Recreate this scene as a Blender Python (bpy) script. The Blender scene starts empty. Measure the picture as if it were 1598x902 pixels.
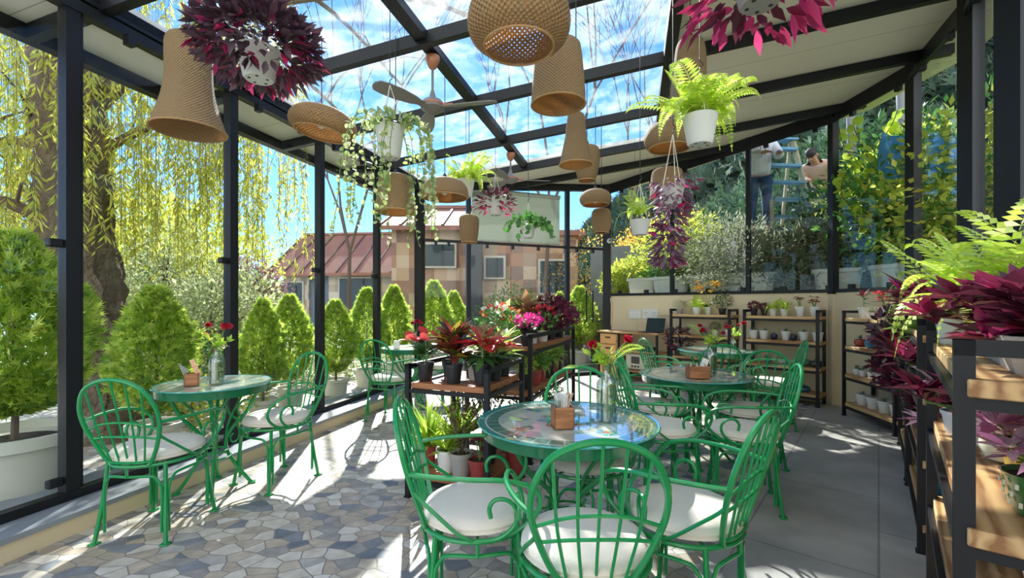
import bpy, math, random
import numpy as np
from mathutils import Vector, Matrix
random.seed(7); RNG = np.random.default_rng(7)
SC = bpy.context.scene
PI = math.pi
# ------------------------------------------------------------------ camera
FPX, HOR, EYE = 705.0, 474.0, 1.35          # focal length in px of a 1598 px frame, horizon row, eye height
cam_d = bpy.data.cameras.new('camera'); cam = bpy.data.objects.new('camera', cam_d)
SC.collection.objects.link(cam); SC.camera = cam
cam.location = (0, 0, EYE); cam.rotation_euler = (PI/2, 0, 0)
cam_d.sensor_width = 36; cam_d.lens = 36*FPX/1598; cam_d.shift_y = (HOR-451)/1598
cam_d.clip_end = 2000; cam_d.clip_start = 0.02
# ------------------------------------------------------------------ world, sun, exposure
FILL_CLOUD = 7.6
SUN_EL, SUN_AZ = math.radians(37), math.radians(-12)
w = bpy.data.worlds.new('sky'); SC.world = w; w.use_nodes = True
nt = w.node_tree; nt.nodes.clear()
out = nt.nodes.new('ShaderNodeOutputWorld'); bg = nt.nodes.new('ShaderNodeBackground')
sky = nt.nodes.new('ShaderNodeTexSky'); sky.sky_type = 'NISHITA'; sky.sun_disc = False
sky.sun_elevation = SUN_EL; sky.sun_rotation = SUN_AZ
sky.altitude = 1800; sky.air_density = 1.0; sky.dust_density = 0.1; sky.ozone_density = 2.5
tc = nt.nodes.new('ShaderNodeTexCoord')
mp = nt.nodes.new('ShaderNodeMapping'); mp.inputs['Scale'].default_value = (1, 1, 2.2)
nz = nt.nodes.new('ShaderNodeTexNoise'); nz.inputs['Scale'].default_value = 4.5; nz.inputs['Detail'].default_value = 9; nz.inputs['Roughness'].default_value = .62
cr = nt.nodes.new('ShaderNodeValToRGB'); cr.color_ramp.elements[0].position = .50; cr.color_ramp.elements[1].position = .85
sep = nt.nodes.new('ShaderNodeSeparateXYZ')
mr = nt.nodes.new('ShaderNodeMapRange'); mr.inputs[1].default_value = .25; mr.inputs[2].default_value = .6
mul = nt.nodes.new('ShaderNodeMath'); mul.operation = 'MULTIPLY'
mixc = nt.nodes.new('ShaderNodeMixRGB'); mixc.inputs[2].default_value = (5.0, 5.8, 6.6, 1)
tint = nt.nodes.new('ShaderNodeMixRGB'); tint.blend_type = 'MULTIPLY'; tint.inputs[0].default_value = 1; tint.inputs[2].default_value = (.46, .71, 1.0, 1)
L = nt.links.new
L(tc.outputs['Generated'], mp.inputs[0]); L(mp.outputs[0], nz.inputs[0]); L(nz.outputs[0], cr.inputs[0])
L(tc.outputs['Generated'], sep.inputs[0]); L(sep.outputs[2], mr.inputs[0]); L(mr.outputs[0], mul.inputs[0]); L(cr.outputs[0], mul.inputs[1])
L(mul.outputs[0], mixc.inputs[0]); L(sky.outputs[0], tint.inputs[1]); L(tint.outputs[0], mixc.inputs[1])
# unseen bank of bright white cloud, added opposite the sun to fill the shade
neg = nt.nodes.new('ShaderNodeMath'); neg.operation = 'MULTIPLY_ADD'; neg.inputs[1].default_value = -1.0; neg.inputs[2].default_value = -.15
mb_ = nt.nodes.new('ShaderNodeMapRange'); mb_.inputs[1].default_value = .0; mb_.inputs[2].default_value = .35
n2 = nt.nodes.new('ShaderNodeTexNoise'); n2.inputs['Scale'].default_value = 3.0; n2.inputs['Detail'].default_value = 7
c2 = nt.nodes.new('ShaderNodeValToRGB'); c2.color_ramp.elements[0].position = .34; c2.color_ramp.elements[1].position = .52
m2_ = nt.nodes.new('ShaderNodeMath'); m2_.operation = 'MULTIPLY'; mixd = nt.nodes.new('ShaderNodeMixRGB'); mixd.inputs[2].default_value = (FILL_CLOUD, FILL_CLOUD*.97, FILL_CLOUD*.92, 1)
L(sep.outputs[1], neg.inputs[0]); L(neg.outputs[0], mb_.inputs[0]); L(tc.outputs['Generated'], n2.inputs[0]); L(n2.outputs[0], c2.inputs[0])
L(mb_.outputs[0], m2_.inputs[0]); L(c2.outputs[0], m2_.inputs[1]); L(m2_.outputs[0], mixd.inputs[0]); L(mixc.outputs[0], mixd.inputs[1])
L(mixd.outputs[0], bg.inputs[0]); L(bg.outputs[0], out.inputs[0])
bg.inputs[1].default_value = 0.15
sd = bpy.data.lights.new('sun', 'SUN'); sun = bpy.data.objects.new('sun', sd); SC.collection.objects.link(sun)
sd.energy = 4.8; sd.angle = math.radians(.6); sd.color = (1, .95, .86)
sdir = Vector((math.sin(SUN_AZ)*math.cos(SUN_EL), math.cos(SUN_AZ)*math.cos(SUN_EL), math.sin(SUN_EL)))
sun.rotation_euler = sdir.to_track_quat('Z', 'Y').to_euler()
SC.view_settings.view_transform = 'Standard'; SC.view_settings.look = 'None'
SC.view_settings.gamma = 1; SC.view_settings.use_curve_mapping = False
SC.view_settings.exposure = 1.3
cy = SC.cycles
cy.max_bounces = 8; cy.diffuse_bounces = 4; cy.glossy_bounces = 3; cy.transmission_bounces = 4; cy.transparent_max_bounces = 24
cy.caustics_reflective = False; cy.caustics_refractive = False; cy.sample_clamp_indirect = 6

# ------------------------------------------------------------------ room frame and scene helpers
TH = math.radians(15.2); CT, ST = math.cos(TH), math.sin(TH)
def RM(x, y, z=0.0): return Vector((x*CT + y*ST, -x*ST + y*CT, z))
def inv(X, Y): return (X*CT - Y*ST, X*ST + Y*CT)
def y_at(x, u):
    t = (u-799)/FPX
    return -x*(CT + t*ST)/(ST - t*CT)
def zr(x): return 3.35 + .102*(x+3.4)            # underside of the mono-pitch roof, room x
MATS = {}
def sock(n, k, v): n.inputs[k].default_value = v
def newmat(name):
    m = bpy.data.materials.new(name); m.use_nodes = True; t = m.node_tree
    b = t.nodes['Principled BSDF']; MATS[name] = m
    return m, t, b
def rgb(c): return (c[0], c[1], c[2], 1)
def mat(name, col, rough=.5, metal=0, var=0, vs=20, bump=0, bs=60, trans=0, spec=None, coat=0):
    if name in MATS: return MATS[name]
    m, t, b = newmat(name); b.inputs['Base Color'].default_value = rgb(col)
    b.inputs['Roughness'].default_value = rough; b.inputs['Metallic'].default_value = metal
    if spec is not None: b.inputs['Specular IOR Level'].default_value = spec
    if coat: b.inputs['Coat Weight'].default_value = coat; b.inputs['Coat Roughness'].default_value = .05
    if var or bump:
        tcn = t.nodes.new('ShaderNodeTexCoord')
        if var:
            n = t.nodes.new('ShaderNodeTexNoise'); n.inputs['Scale'].default_value = vs; n.inputs['Detail'].default_value = 5
            r = t.nodes.new('ShaderNodeMixRGB')
            r.inputs[1].default_value = rgb([c*(1-var) for c in col]); r.inputs[2].default_value = rgb([min(1, c*(1+var)) for c in col])
            t.links.new(tcn.outputs['Object'], n.inputs[0]); t.links.new(n.outputs[0], r.inputs[0]); t.links.new(r.outputs[0], b.inputs['Base Color'])
        if bump:
            n = t.nodes.new('ShaderNodeTexNoise'); n.inputs['Scale'].default_value = bs; n.inputs['Detail'].default_value = 4
            bu = t.nodes.new('ShaderNodeBump'); bu.inputs['Strength'].default_value = bump; bu.inputs['Distance'].default_value = .02
            t.links.new(tcn.outputs['Object'], n.inputs[0]); t.links.new(n.outputs[0], bu.inputs['Height']); t.links.new(bu.outputs[0], b.inputs['Normal'])
    if trans:
        o = t.nodes['Material Output']; tr = t.nodes.new('ShaderNodeBsdfTranslucent'); tr.inputs[0].default_value = rgb(col)
        mx = t.nodes.new('ShaderNodeMixShader'); mx.inputs[0].default_value = trans
        t.links.new(b.outputs[0], mx.inputs[1]); t.links.new(tr.outputs[0], mx.inputs[2]); t.links.new(mx.outputs[0], o.inputs[0])
    return m
def leafmat(name, cols, rough=.45, trans=.4, pos=None):
    if name in MATS: return MATS[name]
    m, t, b = newmat(name); o = t.nodes['Material Output']
    g = t.nodes.new('ShaderNodeNewGeometry'); r = t.nodes.new('ShaderNodeValToRGB')
    e = r.color_ramp.elements; r.color_ramp.interpolation = 'LINEAR'
    while len(e) < len(cols): e.new(.5)
    for i, c in enumerate(cols):
        e[i].position = pos[i] if pos else i/(max(1, len(cols)-1)); e[i].color = rgb(c)
    b.inputs['Roughness'].default_value = rough
    tr = t.nodes.new('ShaderNodeBsdfTranslucent'); mx = t.nodes.new('ShaderNodeMixShader'); mx.inputs[0].default_value = trans
    k = t.links.new
    hs = t.nodes.new('ShaderNodeHueSaturation'); hs.inputs['Value'].default_value = 1.5; hs.inputs['Saturation'].default_value = .95
    k(g.outputs['Random Per Island'], r.inputs[0]); k(r.outputs[0], b.inputs['Base Color']); k(r.outputs[0], hs.inputs['Color']); k(hs.outputs[0], tr.inputs[0])
    k(b.outputs[0], mx.inputs[1]); k(tr.outputs[0], mx.inputs[2]); k(mx.outputs[0], o.inputs[0])
    return m
def glassmat(name, tintc=(.93, .97, .96), refl=.09, dirt=0.0, dscale=3):
    if name in MATS: return MATS[name]
    m, t, b = newmat(name); o = t.nodes['Material Output']; t.nodes.remove(b)
    tp = t.nodes.new('ShaderNodeBsdfTransparent'); tp.inputs[0].default_value = rgb(tintc)
    gl = t.nodes.new('ShaderNodeBsdfGlossy'); gl.inputs['Roughness'].default_value = .01
    lw = t.nodes.new('ShaderNodeLayerWeight')
    pw = t.nodes.new('ShaderNodeMath'); pw.operation = 'POWER'; pw.inputs[1].default_value = 5
    mm = t.nodes.new('ShaderNodeMath'); mm.operation = 'MULTIPLY_ADD'; mm.inputs[1].default_value = .6; mm.inputs[2].default_value = refl
    mm.use_clamp = True
    mx = t.nodes.new('ShaderNodeMixShader'); k = t.links.new
    k(lw.outputs['Facing'], pw.inputs[0]); k(pw.outputs[0], mm.inputs[0]); k(mm.outputs[0], mx.inputs[0]); k(tp.outputs[0], mx.inputs[1]); k(gl.outputs[0], mx.inputs[2])
    last = mx
    if dirt:
        tcn = t.nodes.new('ShaderNodeTexCoord'); n = t.nodes.new('ShaderNodeTexNoise'); n.inputs['Scale'].default_value = dscale
        n.inputs['Detail'].default_value = 10; n.inputs['Roughness'].default_value = .7; n.inputs['Distortion'].default_value = .3
        rr = t.nodes.new('ShaderNodeMapRange'); rr.inputs[1].default_value = .45; rr.inputs[2].default_value = .75; rr.inputs[3].default_value = 0; rr.inputs[4].default_value = dirt
        df = t.nodes.new('ShaderNodeBsdfTranslucent'); df.inputs[0].default_value = (.8, .8, .78, 1)
        m2 = t.nodes.new('ShaderNodeMixShader')
        k(tcn.outputs['Object'], n.inputs[0]); k(n.outputs[0], rr.inputs[0]); k(rr.outputs[0], m2.inputs[0]); k(mx.outputs[0], m2.inputs[1]); k(df.outputs[0], m2.inputs[2]); last = m2
    k(last.outputs[0], o.inputs[0])
    return m

class MB:
    """collects shapes; build() links them as one mesh object"""
    def __init__(s): s.v = []; s.f = []; s.m = []; s.uv = {}; s.mi = 0
    def add(s, vs, fs):
        o = len(s.v); s.v += [tuple(p) for p in vs]; s.f += [tuple(i+o for i in f) for f in fs]; s.m += [s.mi]*len(fs)
    def box(s, c, d, rz=0, bev=0, M=None):
        x, y, z = d[0]/2, d[1]/2, d[2]/2
        R = M if M is not None else Matrix.Rotation(rz, 3, 'Z')
        c = Vector(c)
        if bev:
            b = min(bev, x*.45, y*.45, z*.45); vs = []; 
            for sz in (-1, 1):
                for lv in ((0, b), (b, 0)) if sz < 0 else ((b, 0), (0, b)):
                    zz = sz*(z-lv[0]); i = lv[1]
                    for px, py in ((-x+i, -y+b), (-x+b, -y+i), (x-b, -y+i), (x-i, -y+b), (x-i, y-b), (x-b, y-i), (-x+b, y-i), (-x+i, y-b)):
                        vs.append(c + R @ Vector((px, py, zz)))
            fs = [tuple(range(7, -1, -1)), tuple(range(24, 32))]
            for k in range(3):
                for i in range(8): fs.append((k*8+i, k*8+(i+1) % 8, k*8+8+(i+1) % 8, k*8+8+i))
            s.add(vs, fs); return s
        vs = [c + R @ Vector((a*x, b*y, e*z)) for e in (-1, 1) for a, b in ((-1, -1), (1, -1), (1, 1), (-1, 1))]
        s.add(vs, [(3, 2, 1, 0), (4, 5, 6, 7), (0, 1, 5, 4), (1, 2, 6, 5), (2, 3, 7, 6), (3, 0, 4, 7)]); return s
    def bar(s, a, b, w, h, up=Vector((0, 0, 1))):
        a, b = Vector(a), Vector(b); d = (b-a); l = d.length; d.normalize()
        sx = d.cross(up); 
        if sx.length < 1e-4: sx = Vector((1, 0, 0))
        sx.normalize(); uz = sx.cross(d)
        M = Matrix((sx, d, uz)).transposed(); s.box((a+b)/2, (w, l, h), M=M); return s
    def tube(s, pts, r, n=8, closed=False, smooth=0, cap=True):
        pts = [Vector(p) for p in pts]
        if smooth: pts = catmull(pts, smooth, closed)
        m = len(pts); rs = r if isinstance(r, (list, tuple)) else [r]*m
        if len(rs) != m: rs = [rs[min(len(rs)-1, int(i*(len(rs)-1)/(m-1)+.5))] if True else 0 for i in range(m)] if len(rs) < 3 or m < 2 else [rs[int(i*(len(rs)-1)/(m-1))]*(1-(i*(len(rs)-1)/(m-1)) % 1)+rs[min(len(rs)-1, int(i*(len(rs)-1)/(m-1))+1)]*((i*(len(rs)-1)/(m-1)) % 1) for i in range(m)]
        up = None; vs = []
        for i, p in enumerate(pts):
            a = pts[i-1] if (i or closed) else p; b = pts[(i+1) % m] if (i < m-1 or closed) else p
            d = (b-a); d = d.normalized() if d.length > 1e-9 else Vector((0, 0, 1))
            if up is None:
                up = Vector((0, 0, 1)) if abs(d.z) < .9 else Vector((1, 0, 0))
            up = up - d*up.dot(d); up.normalize(); sd_ = d.cross(up)
            for k in range(n):
                t = 2*PI*k/n; vs.append(p + (up*math.cos(t)+sd_*math.sin(t))*rs[i])
        fs = []
        for i in range(m if closed else m-1):
            j = (i+1) % m
            for k in range(n): fs.append((i*n+k, j*n+k, j*n+(k+1) % n, i*n+(k+1) % n))
        if cap and not closed: fs += [tuple(range(n)), tuple(reversed(range((m-1)*n, m*n)))]
        s.add(vs, fs); return s
    def lathe(s, prof, c=(0, 0, 0), n=24, uv=False, capb=True, capt=True, sx=1, sy=1, rz=0):
        o = len(s.v); fo = len(s.f); c = Vector(c); vs = []; m = len(prof); R = Matrix.Rotation(rz, 3, 'Z')
        for r, z in prof:
            for k in range(n):
                t = 2*PI*k/n; vs.append(c + R @ Vector((r*math.cos(t)*sx, r*math.sin(t)*sy, z)))
        fs = [(i*n+k, i*n+(k+1) % n, (i+1)*n+(k+1) % n, (i+1)*n+k) for i in range(m-1) for k in range(n)]
        if uv:
            ln = [0]
            for i in range(1, m): ln.append(ln[-1]+math.hypot(prof[i][0]-prof[i-1][0], prof[i][1]-prof[i-1][1]))
            q = 0
            for i in range(m-1):
                for k in range(n):
                    s.uv[fo+q] = [(k/n, ln[i]), ((k+1)/n, ln[i]), ((k+1)/n, ln[i+1]), (k/n, ln[i+1])]; q += 1
        if capb and prof[0][0] > 1e-5: fs.append(tuple(reversed(range(n))))
        if capt and prof[-1][0] > 1e-5: fs.append(tuple(range((m-1)*n, m*n)))
        s.add(vs, fs); return s
    def ball(s, c, r, n=10, sz=1, m=6): 
        s.lathe([(max(1e-6, r*math.sin(PI*i/m)), -r*sz*math.cos(PI*i/m)) for i in range(m+1)], c, n, capb=False, capt=False); return s
    def prism(s, poly, z0, z1):
        n = len(poly); zz0 = z0 if callable(z0) else (lambda x, y: z0); zz1 = z1 if callable(z1) else (lambda x, y: z1)
        vs = [(x, y, zz0(x, y)) for x, y in poly]+[(x, y, zz1(x, y)) for x, y in poly]
        ar = sum(poly[i][0]*poly[(i+1) % n][1]-poly[(i+1) % n][0]*poly[i][1] for i in range(n))
        fs = [tuple(reversed(range(n))), tuple(range(n, 2*n))]+[(i, (i+1) % n, n+(i+1) % n, n+i) for i in range(n)]
        if ar < 0: fs = [tuple(reversed(f)) for f in fs]
        s.add(vs, fs); return s
    def build(s, name, mats, parent=None, smooth=True, loc=None, rz=0):
        me = bpy.data.meshes.new(name); me.from_pydata(s.v, [], s.f)
        mats = mats if isinstance(mats, (list, tuple)) else [mats]
        for m_ in mats: me.materials.append(m_)
        if len(mats) > 1: me.polygons.foreach_set('material_index', s.m)
        if s.uv:
            ul = me.uv_layers.new(name='UVMap'); li = 0
            for i, p in enumerate(me.polygons):
                if i in s.uv:
                    for k, l in enumerate(p.loop_indices): ul.data[l].uv = s.uv[i][k]
        if smooth:
            me.polygons.foreach_set('use_smooth', [True]*len(me.polygons)); me.set_sharp_from_angle(angle=math.radians(38))
        me.update()
        return link(name, me, parent, loc, rz)
def catmull(P, k, closed=False):
    n = len(P); o = []
    for i in range(n if closed else n-1):
        p1, p2 = P[i], P[(i+1) % n]; p0 = P[i-1] if (i or closed) else p1*2-p2; p3 = P[(i+2) % n] if (i < n-2 or closed) else p2*2-p1
        for j in range(k):
            t = j/k; o.append(.5*((2*p1)+(p2-p0)*t+(2*p0-5*p1+4*p2-p3)*t*t+(3*p1-p0-3*p2+p3)*t**3))
    if not closed: o.append(P[-1])
    return o
def link(name, me, parent=None, loc=None, rz=0):
    o = bpy.data.objects.new(name, me); SC.collection.objects.link(o)
    if parent is not None: o.parent = parent
    if loc is not None: o.location = loc
    if rz: o.rotation_euler.z = rz
    return o
def thing(name, label, cat, loc=(0, 0, 0), rz=0, group=None):
    o = bpy.data.objects.new(name, None); SC.collection.objects.link(o); o.empty_display_size = .1
    o.location = loc; o.rotation_euler.z = rz; o['label'] = label; o['category'] = cat
    if group: o['group'] = group
    return o
def tag(o, label, cat, group=None, kind=None):
    o['label'] = label; o['category'] = cat
    if group: o['group'] = group
    if kind: o['kind'] = kind
    return o
def struct(o, label=None):
    o['kind'] = 'structure'
    if label: o['label'] = label
    return o
def dup(root, loc, rz=0, label=None, group=None, cat=None, scale=None):
    r = root.copy(); SC.collection.objects.link(r); r.location = loc; r.rotation_euler.z = rz
    if label: r['label'] = label
    if group: r['group'] = group
    if cat: r['category'] = cat
    if scale: r.scale = (scale,)*3
    for ch in list(root.children):
        c = ch.copy(); SC.collection.objects.link(c); c.parent = r
        for g in ch.children:
            d = g.copy(); SC.collection.objects.link(d); d.parent = c
    return r
# ---- vectorised leaves
T_LEAF = (np.array([[0, 0, 0], [-.34, .22, .02], [.34, .22, .02], [0, .28, -.05], [-.5, .52, -.02], [.5, .52, -.02], [0, .6, -.08], [0, 1, -.2]]), [(0, 3, 1), (0, 2, 3), (1, 3, 6, 4), (3, 2, 5, 6), (4, 6, 7), (6, 5, 7)])
T_LITE = (np.array([[0, 0, 0], [-.5, .45, 0], [.5, .45, 0], [0, 1, -.12], [0, .5, -.1]]), [(0, 4, 1), (0, 2, 4), (1, 4, 3), (4, 2, 3)])
T_QUAD = (np.array([[0, 0, 0], [-.5, .5, 0], [.5, .5, 0], [0, 1, -.08]]), [(0, 2, 3, 1)])
T_ROUND = (np.array([[0, 0, 0], [-.42, .1, .04], [-.5, .5, .06], [-.3, .88, 0], [0, 1, -.05], [.3, .88, 0], [.5, .5, .06], [.42, .1, .04], [0, .5, -.02]]), [(8, 0, 7), (8, 7, 6), (8, 6, 5), (8, 5, 4), (8, 4, 3), (8, 3, 2), (8, 2, 1), (8, 1, 0)])
T_SPRAY = (np.array([[0, 0, 0], [-.10, .25, 0], [-.5, .62, .03], [-.16, .5, 0], [-.2, .9, 0], [0, .62, 0], [.08, 1.05, .02], [.14, .52, 0], [.46, .7, -.03], [.12, .25, 0]]),
           [(0, 9, 1), (1, 3, 2), (1, 9, 7, 3), (3, 7, 5), (3, 5, 4), (5, 7, 6), (9, 8, 7)])
def nrm(a): return a/np.maximum(1e-9, np.linalg.norm(a, axis=1, keepdims=True))
def rdir(n): return nrm(RNG.normal(size=(n, 3)))
class LB:
    def __init__(s): s.V = []; s.F3 = []; s.F4 = []; s.M3 = []; s.M4 = []; s.n = 0
    def put(s, T, P, D, N, Ln, W, mi=0):
        tv, tf = T; P = np.asarray(P, float); m = len(P)
        if m == 0: return s
        D = nrm(np.broadcast_to(np.asarray(D, float), (m, 3))); N = np.broadcast_to(np.asarray(N, float), (m, 3))
        X = np.cross(D, N); bad = np.linalg.norm(X, axis=1) < 1e-3
        if bad.any(): X[bad] = np.cross(D[bad], [[1, .3, .2]])
        X = nrm(X); Z = np.cross(X, D)
        Ln = np.broadcast_to(np.asarray(Ln, float), (m,)); W = np.broadcast_to(np.asarray(W, float), (m,))
        v = P[:, None, :] + X[:, None, :]*(tv[None, :, 0]*W[:, None])[..., None] + D[:, None, :]*(tv[None, :, 1]*Ln[:, None])[..., None] + Z[:, None, :]*(tv[None, :, 2]*Ln[:, None])[..., None]
        k = len(tv); off = s.n + np.arange(m)*k; s.V.append(v.reshape(-1, 3)); s.n += m*k
        for f in tf:
            a = np.array(f)[None, :]+off[:, None]
            if len(f) == 3: s.F3.append(a); s.M3.append(np.full(m, mi))
            else: s.F4.append(a); s.M4.append(np.full(m, mi))
        return s
    def mb(s, M, mi=0):
        v = np.array(M.v); s.V.append(v)
        for f in M.f:
            if len(f) == 3: s.F3.append(np.array([f])+s.n); s.M3.append(np.array([mi]))
            elif len(f) == 4: s.F4.append(np.array([f])+s.n); s.M4.append(np.array([mi]))
            else:
                for j in range(1, len(f)-1): s.F3.append(np.array([(f[0], f[j], f[j+1])])+s.n); s.M3.append(np.array([mi]))
        s.n += len(v); return s
    def build(s, name, mats, parent=None, loc=None, rz=0, smooth=False):
        V = np.concatenate(s.V); me = bpy.data.meshes.new(name)
        F3 = np.concatenate(s.F3) if s.F3 else np.zeros((0, 3), int); F4 = np.concatenate(s.F4) if s.F4 else np.zeros((0, 4), int)
        me.vertices.add(len(V)); me.vertices.foreach_set('co', V.astype('f4').ravel())
        nl = F3.size+F4.size; me.loops.add(nl); me.loops.foreach_set('vertex_index', np.concatenate([F3.ravel(), F4.ravel()]).astype('i4'))
        st = np.concatenate([np.arange(len(F3))*3, F3.size+np.arange(len(F4))*4]).astype('i4')
        me.polygons.add(len(st)); me.polygons.foreach_set('loop_start', st)
        mats = mats if isinstance(mats, (list, tuple)) else [mats]
        for m_ in mats: me.materials.append(m_)
        if len(mats) > 1:
            mi = np.concatenate(([np.concatenate(s.M3)] if s.M3 else []) + ([np.concatenate(s.M4)] if s.M4 else [])).astype('i4')
            me.polygons.foreach_set('material_index', mi)
        me.update(calc_edges=True); me.validate()
        if smooth: me.polygons.foreach_set('use_smooth', [True]*len(me.polygons))
        return link(name, me, parent, loc, rz)

# ------------------------------------------------------------------ materials
BLACK = mat('black_steel', (.010, .011, .014), .45, .0, var=.25, vs=8, spec=.35)
BEIGE = mat('cream_paint', (.74, .62, .42), .75, var=.06, vs=2, bump=.08, bs=40)
PANEL = mat('cream_panel', (.70, .66, .58), .6, var=.04, vs=1.5)
GLASS = glassmat('window_glass', (.955, .98, .975), .015)
ROOFG = glassmat('roof_glass', (.94, .975, .985), .028, dirt=.38, dscale=2.2)
GREEN = mat('green_enamel', (.008, .27, .075), .25, .0, coat=.25)
GREEND = mat('dark_green_enamel', (.008, .15, .062), .25, 0, coat=.5)
CUSH = mat('cream_cushion', (.78, .73, .64), .85, bump=.15, bs=180)
SOIL = mat('soil', (.045, .028, .018), .95, var=.5, vs=80, bump=.8, bs=90)
WHITEP = mat('white_plastic', (.74, .74, .71), .4, var=.05, vs=10)
BLACKP = mat('black_plastic', (.022, .023, .026), .38)
GREYP = mat('grey_plastic', (.35, .34, .32), .5, var=.15, vs=12)
REDP = mat('red_plastic', (.30, .045, .04), .45, var=.15, vs=20)
TUBP = mat('cream_tub', (.70, .68, .60), .5, var=.08, vs=6)
BARK = mat('bark', (.17, .125, .09), .95, var=.7, vs=9, bump=1.0, bs=22)
BARK.node_tree.nodes['Bump'].inputs['Distance'].default_value = .06
TWIG = mat('twig', (.14, .10, .07), .9, var=.3, vs=20)
STEMG = mat('green_stem', (.13, .24, .05), .6)
PAPER = mat('paper', (.85, .84, .8), .7)
CHROME = mat('chrome', (.7, .7, .7), .15, 1)

def woodmat(name, c1, c2, scale=1.0, rot=0.0):
    m, t, b = newmat(name); k = t.links.new
    tcn = t.nodes.new('ShaderNodeTexCoord'); mp_ = t.nodes.new('ShaderNodeMapping'); mp_.inputs['Rotation'].default_value = (0, 0, rot); mp_.inputs['Scale'].default_value = (1*scale, 9*scale, 9*scale)
    n = t.nodes.new('ShaderNodeTexNoise'); n.inputs['Scale'].default_value = 3; n.inputs['Detail'].default_value = 6; n.inputs['Distortion'].default_value = 1.5
    wv = t.nodes.new('ShaderNodeTexWave'); wv.bands_direction = 'Y'; wv.inputs['Scale'].default_value = .9; wv.inputs['Distortion'].default_value = 9; wv.inputs['Detail'].default_value = 3
    r = t.nodes.new('ShaderNodeMixRGB'); r.inputs[1].default_value = rgb(c1); r.inputs[2].default_value = rgb(c2)
    ad = t.nodes.new('ShaderNodeMath'); ad.operation = 'MULTIPLY'; ad2 = t.nodes.new('ShaderNodeMath'); ad2.operation = 'MULTIPLY'; ad2.inputs[1].default_value = 2.0; ad2.use_clamp = True
    k(tcn.outputs['Object'], mp_.inputs[0]); k(mp_.outputs[0], n.inputs[0]); k(mp_.outputs[0], wv.inputs[0]); k(n.outputs[0], ad.inputs[0]); k(wv.outputs[0], ad.inputs[1])
    k(ad.outputs[0], ad2.inputs[0]); k(ad2.outputs[0], r.inputs[0]); k(r.outputs[0], b.inputs['Base Color']); b.inputs['Roughness'].default_value = .55
    return m
PINE = woodmat('pine_wood', (.66, .42, .19), (.30, .14, .05))
WOODR = woodmat('brown_wood', (.42, .17, .07), (.2, .075, .03))
OAKB = woodmat('box_wood', (.46, .2, .09), (.3, .12, .05), 3)

def mosaic_mat():
    m, t, b = newmat('crazy_paving'); k = t.links.new
    tcn = t.nodes.new('ShaderNodeTexCoord'); nz_ = t.nodes.new('ShaderNodeTexNoise'); nz_.inputs['Scale'].default_value = 5; nz_.inputs['Detail'].default_value = 1
    mix = t.nodes.new('ShaderNodeMixRGB'); mix.blend_type = 'ADD'; mix.inputs[0].default_value = .035
    mp_ = t.nodes.new('ShaderNodeMapping'); mp_.inputs['Scale'].default_value = (8.8, 12.4, 1); mp_.inputs['Rotation'].default_value = (0, 0, .5)
    v1 = t.nodes.new('ShaderNodeTexVoronoi'); v1.voronoi_dimensions = '2D'; v1.inputs['Scale'].default_value = 1; v1.inputs['Randomness'].default_value = 1
    v2 = t.nodes.new('ShaderNodeTexVoronoi'); v2.voronoi_dimensions = '2D'; v2.feature = 'DISTANCE_TO_EDGE'; v2.inputs['Scale'].default_value = 1
    cr1 = t.nodes.new('ShaderNodeValToRGB'); cr1.color_ramp.interpolation = 'CONSTANT'; e = cr1.color_ramp.elements
    cols = [(0, (.46, .39, .31)), (.16, (.60, .55, .47)), (.34, (.33, .31, .29)), (.46, (.50, .43, .34)), (.6, (.66, .62, .56)), (.74, (.24, .25, .28)), (.80, (.44, .42, .39)), (.92, (.17, .19, .22))]
    while len(e) < len(cols): e.new(.5)
    for i, (p, c) in enumerate(cols): e[i].position = p; e[i].color = rgb(c)
    lt = t.nodes.new('ShaderNodeMapRange'); lt.inputs[1].default_value = .02; lt.inputs[2].default_value = .045
    mm = t.nodes.new('ShaderNodeMixRGB'); mm.inputs[1].default_value = (.27, .245, .22, 1)
    nn = t.nodes.new('ShaderNodeTexNoise'); nn.inputs['Scale'].default_value = 14; nn.inputs['Detail'].default_value = 8
    ov = t.nodes.new('ShaderNodeMixRGB'); ov.blend_type = 'OVERLAY'; ov.inputs[0].default_value = .55
    sp = t.nodes.new('ShaderNodeSeparateColor'); bu = t.nodes.new('ShaderNodeBump'); bu.inputs['Strength'].default_value = .35; bu.inputs['Distance'].default_value = .006
    k(tcn.outputs['Object'], nz_.inputs[0]); k(tcn.outputs['Object'], mix.inputs[1]); k(nz_.outputs['Color'], mix.inputs[2]); k(mix.outputs[0], mp_.inputs[0])
    k(mp_.outputs[0], v1.inputs[0]); k(mp_.outputs[0], v2.inputs[0]); k(v1.outputs['Color'], sp.inputs[0]); k(sp.outputs[0], cr1.inputs[0])
    k(v2.outputs[0], lt.inputs[0]); k(lt.outputs[0], mm.inputs[0]); k(tcn.outputs['Object'], nn.inputs[0])
    k(cr1.outputs[0], ov.inputs[1]); k(nn.outputs[0], ov.inputs[2]); k(ov.outputs[0], mm.inputs[2]); k(mm.outputs[0], b.inputs['Base Color'])
    k(lt.outputs[0], bu.inputs['Height']); k(bu.outputs[0], b.inputs['Normal']); b.inputs['Roughness'].default_value = .55
    return m
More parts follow.
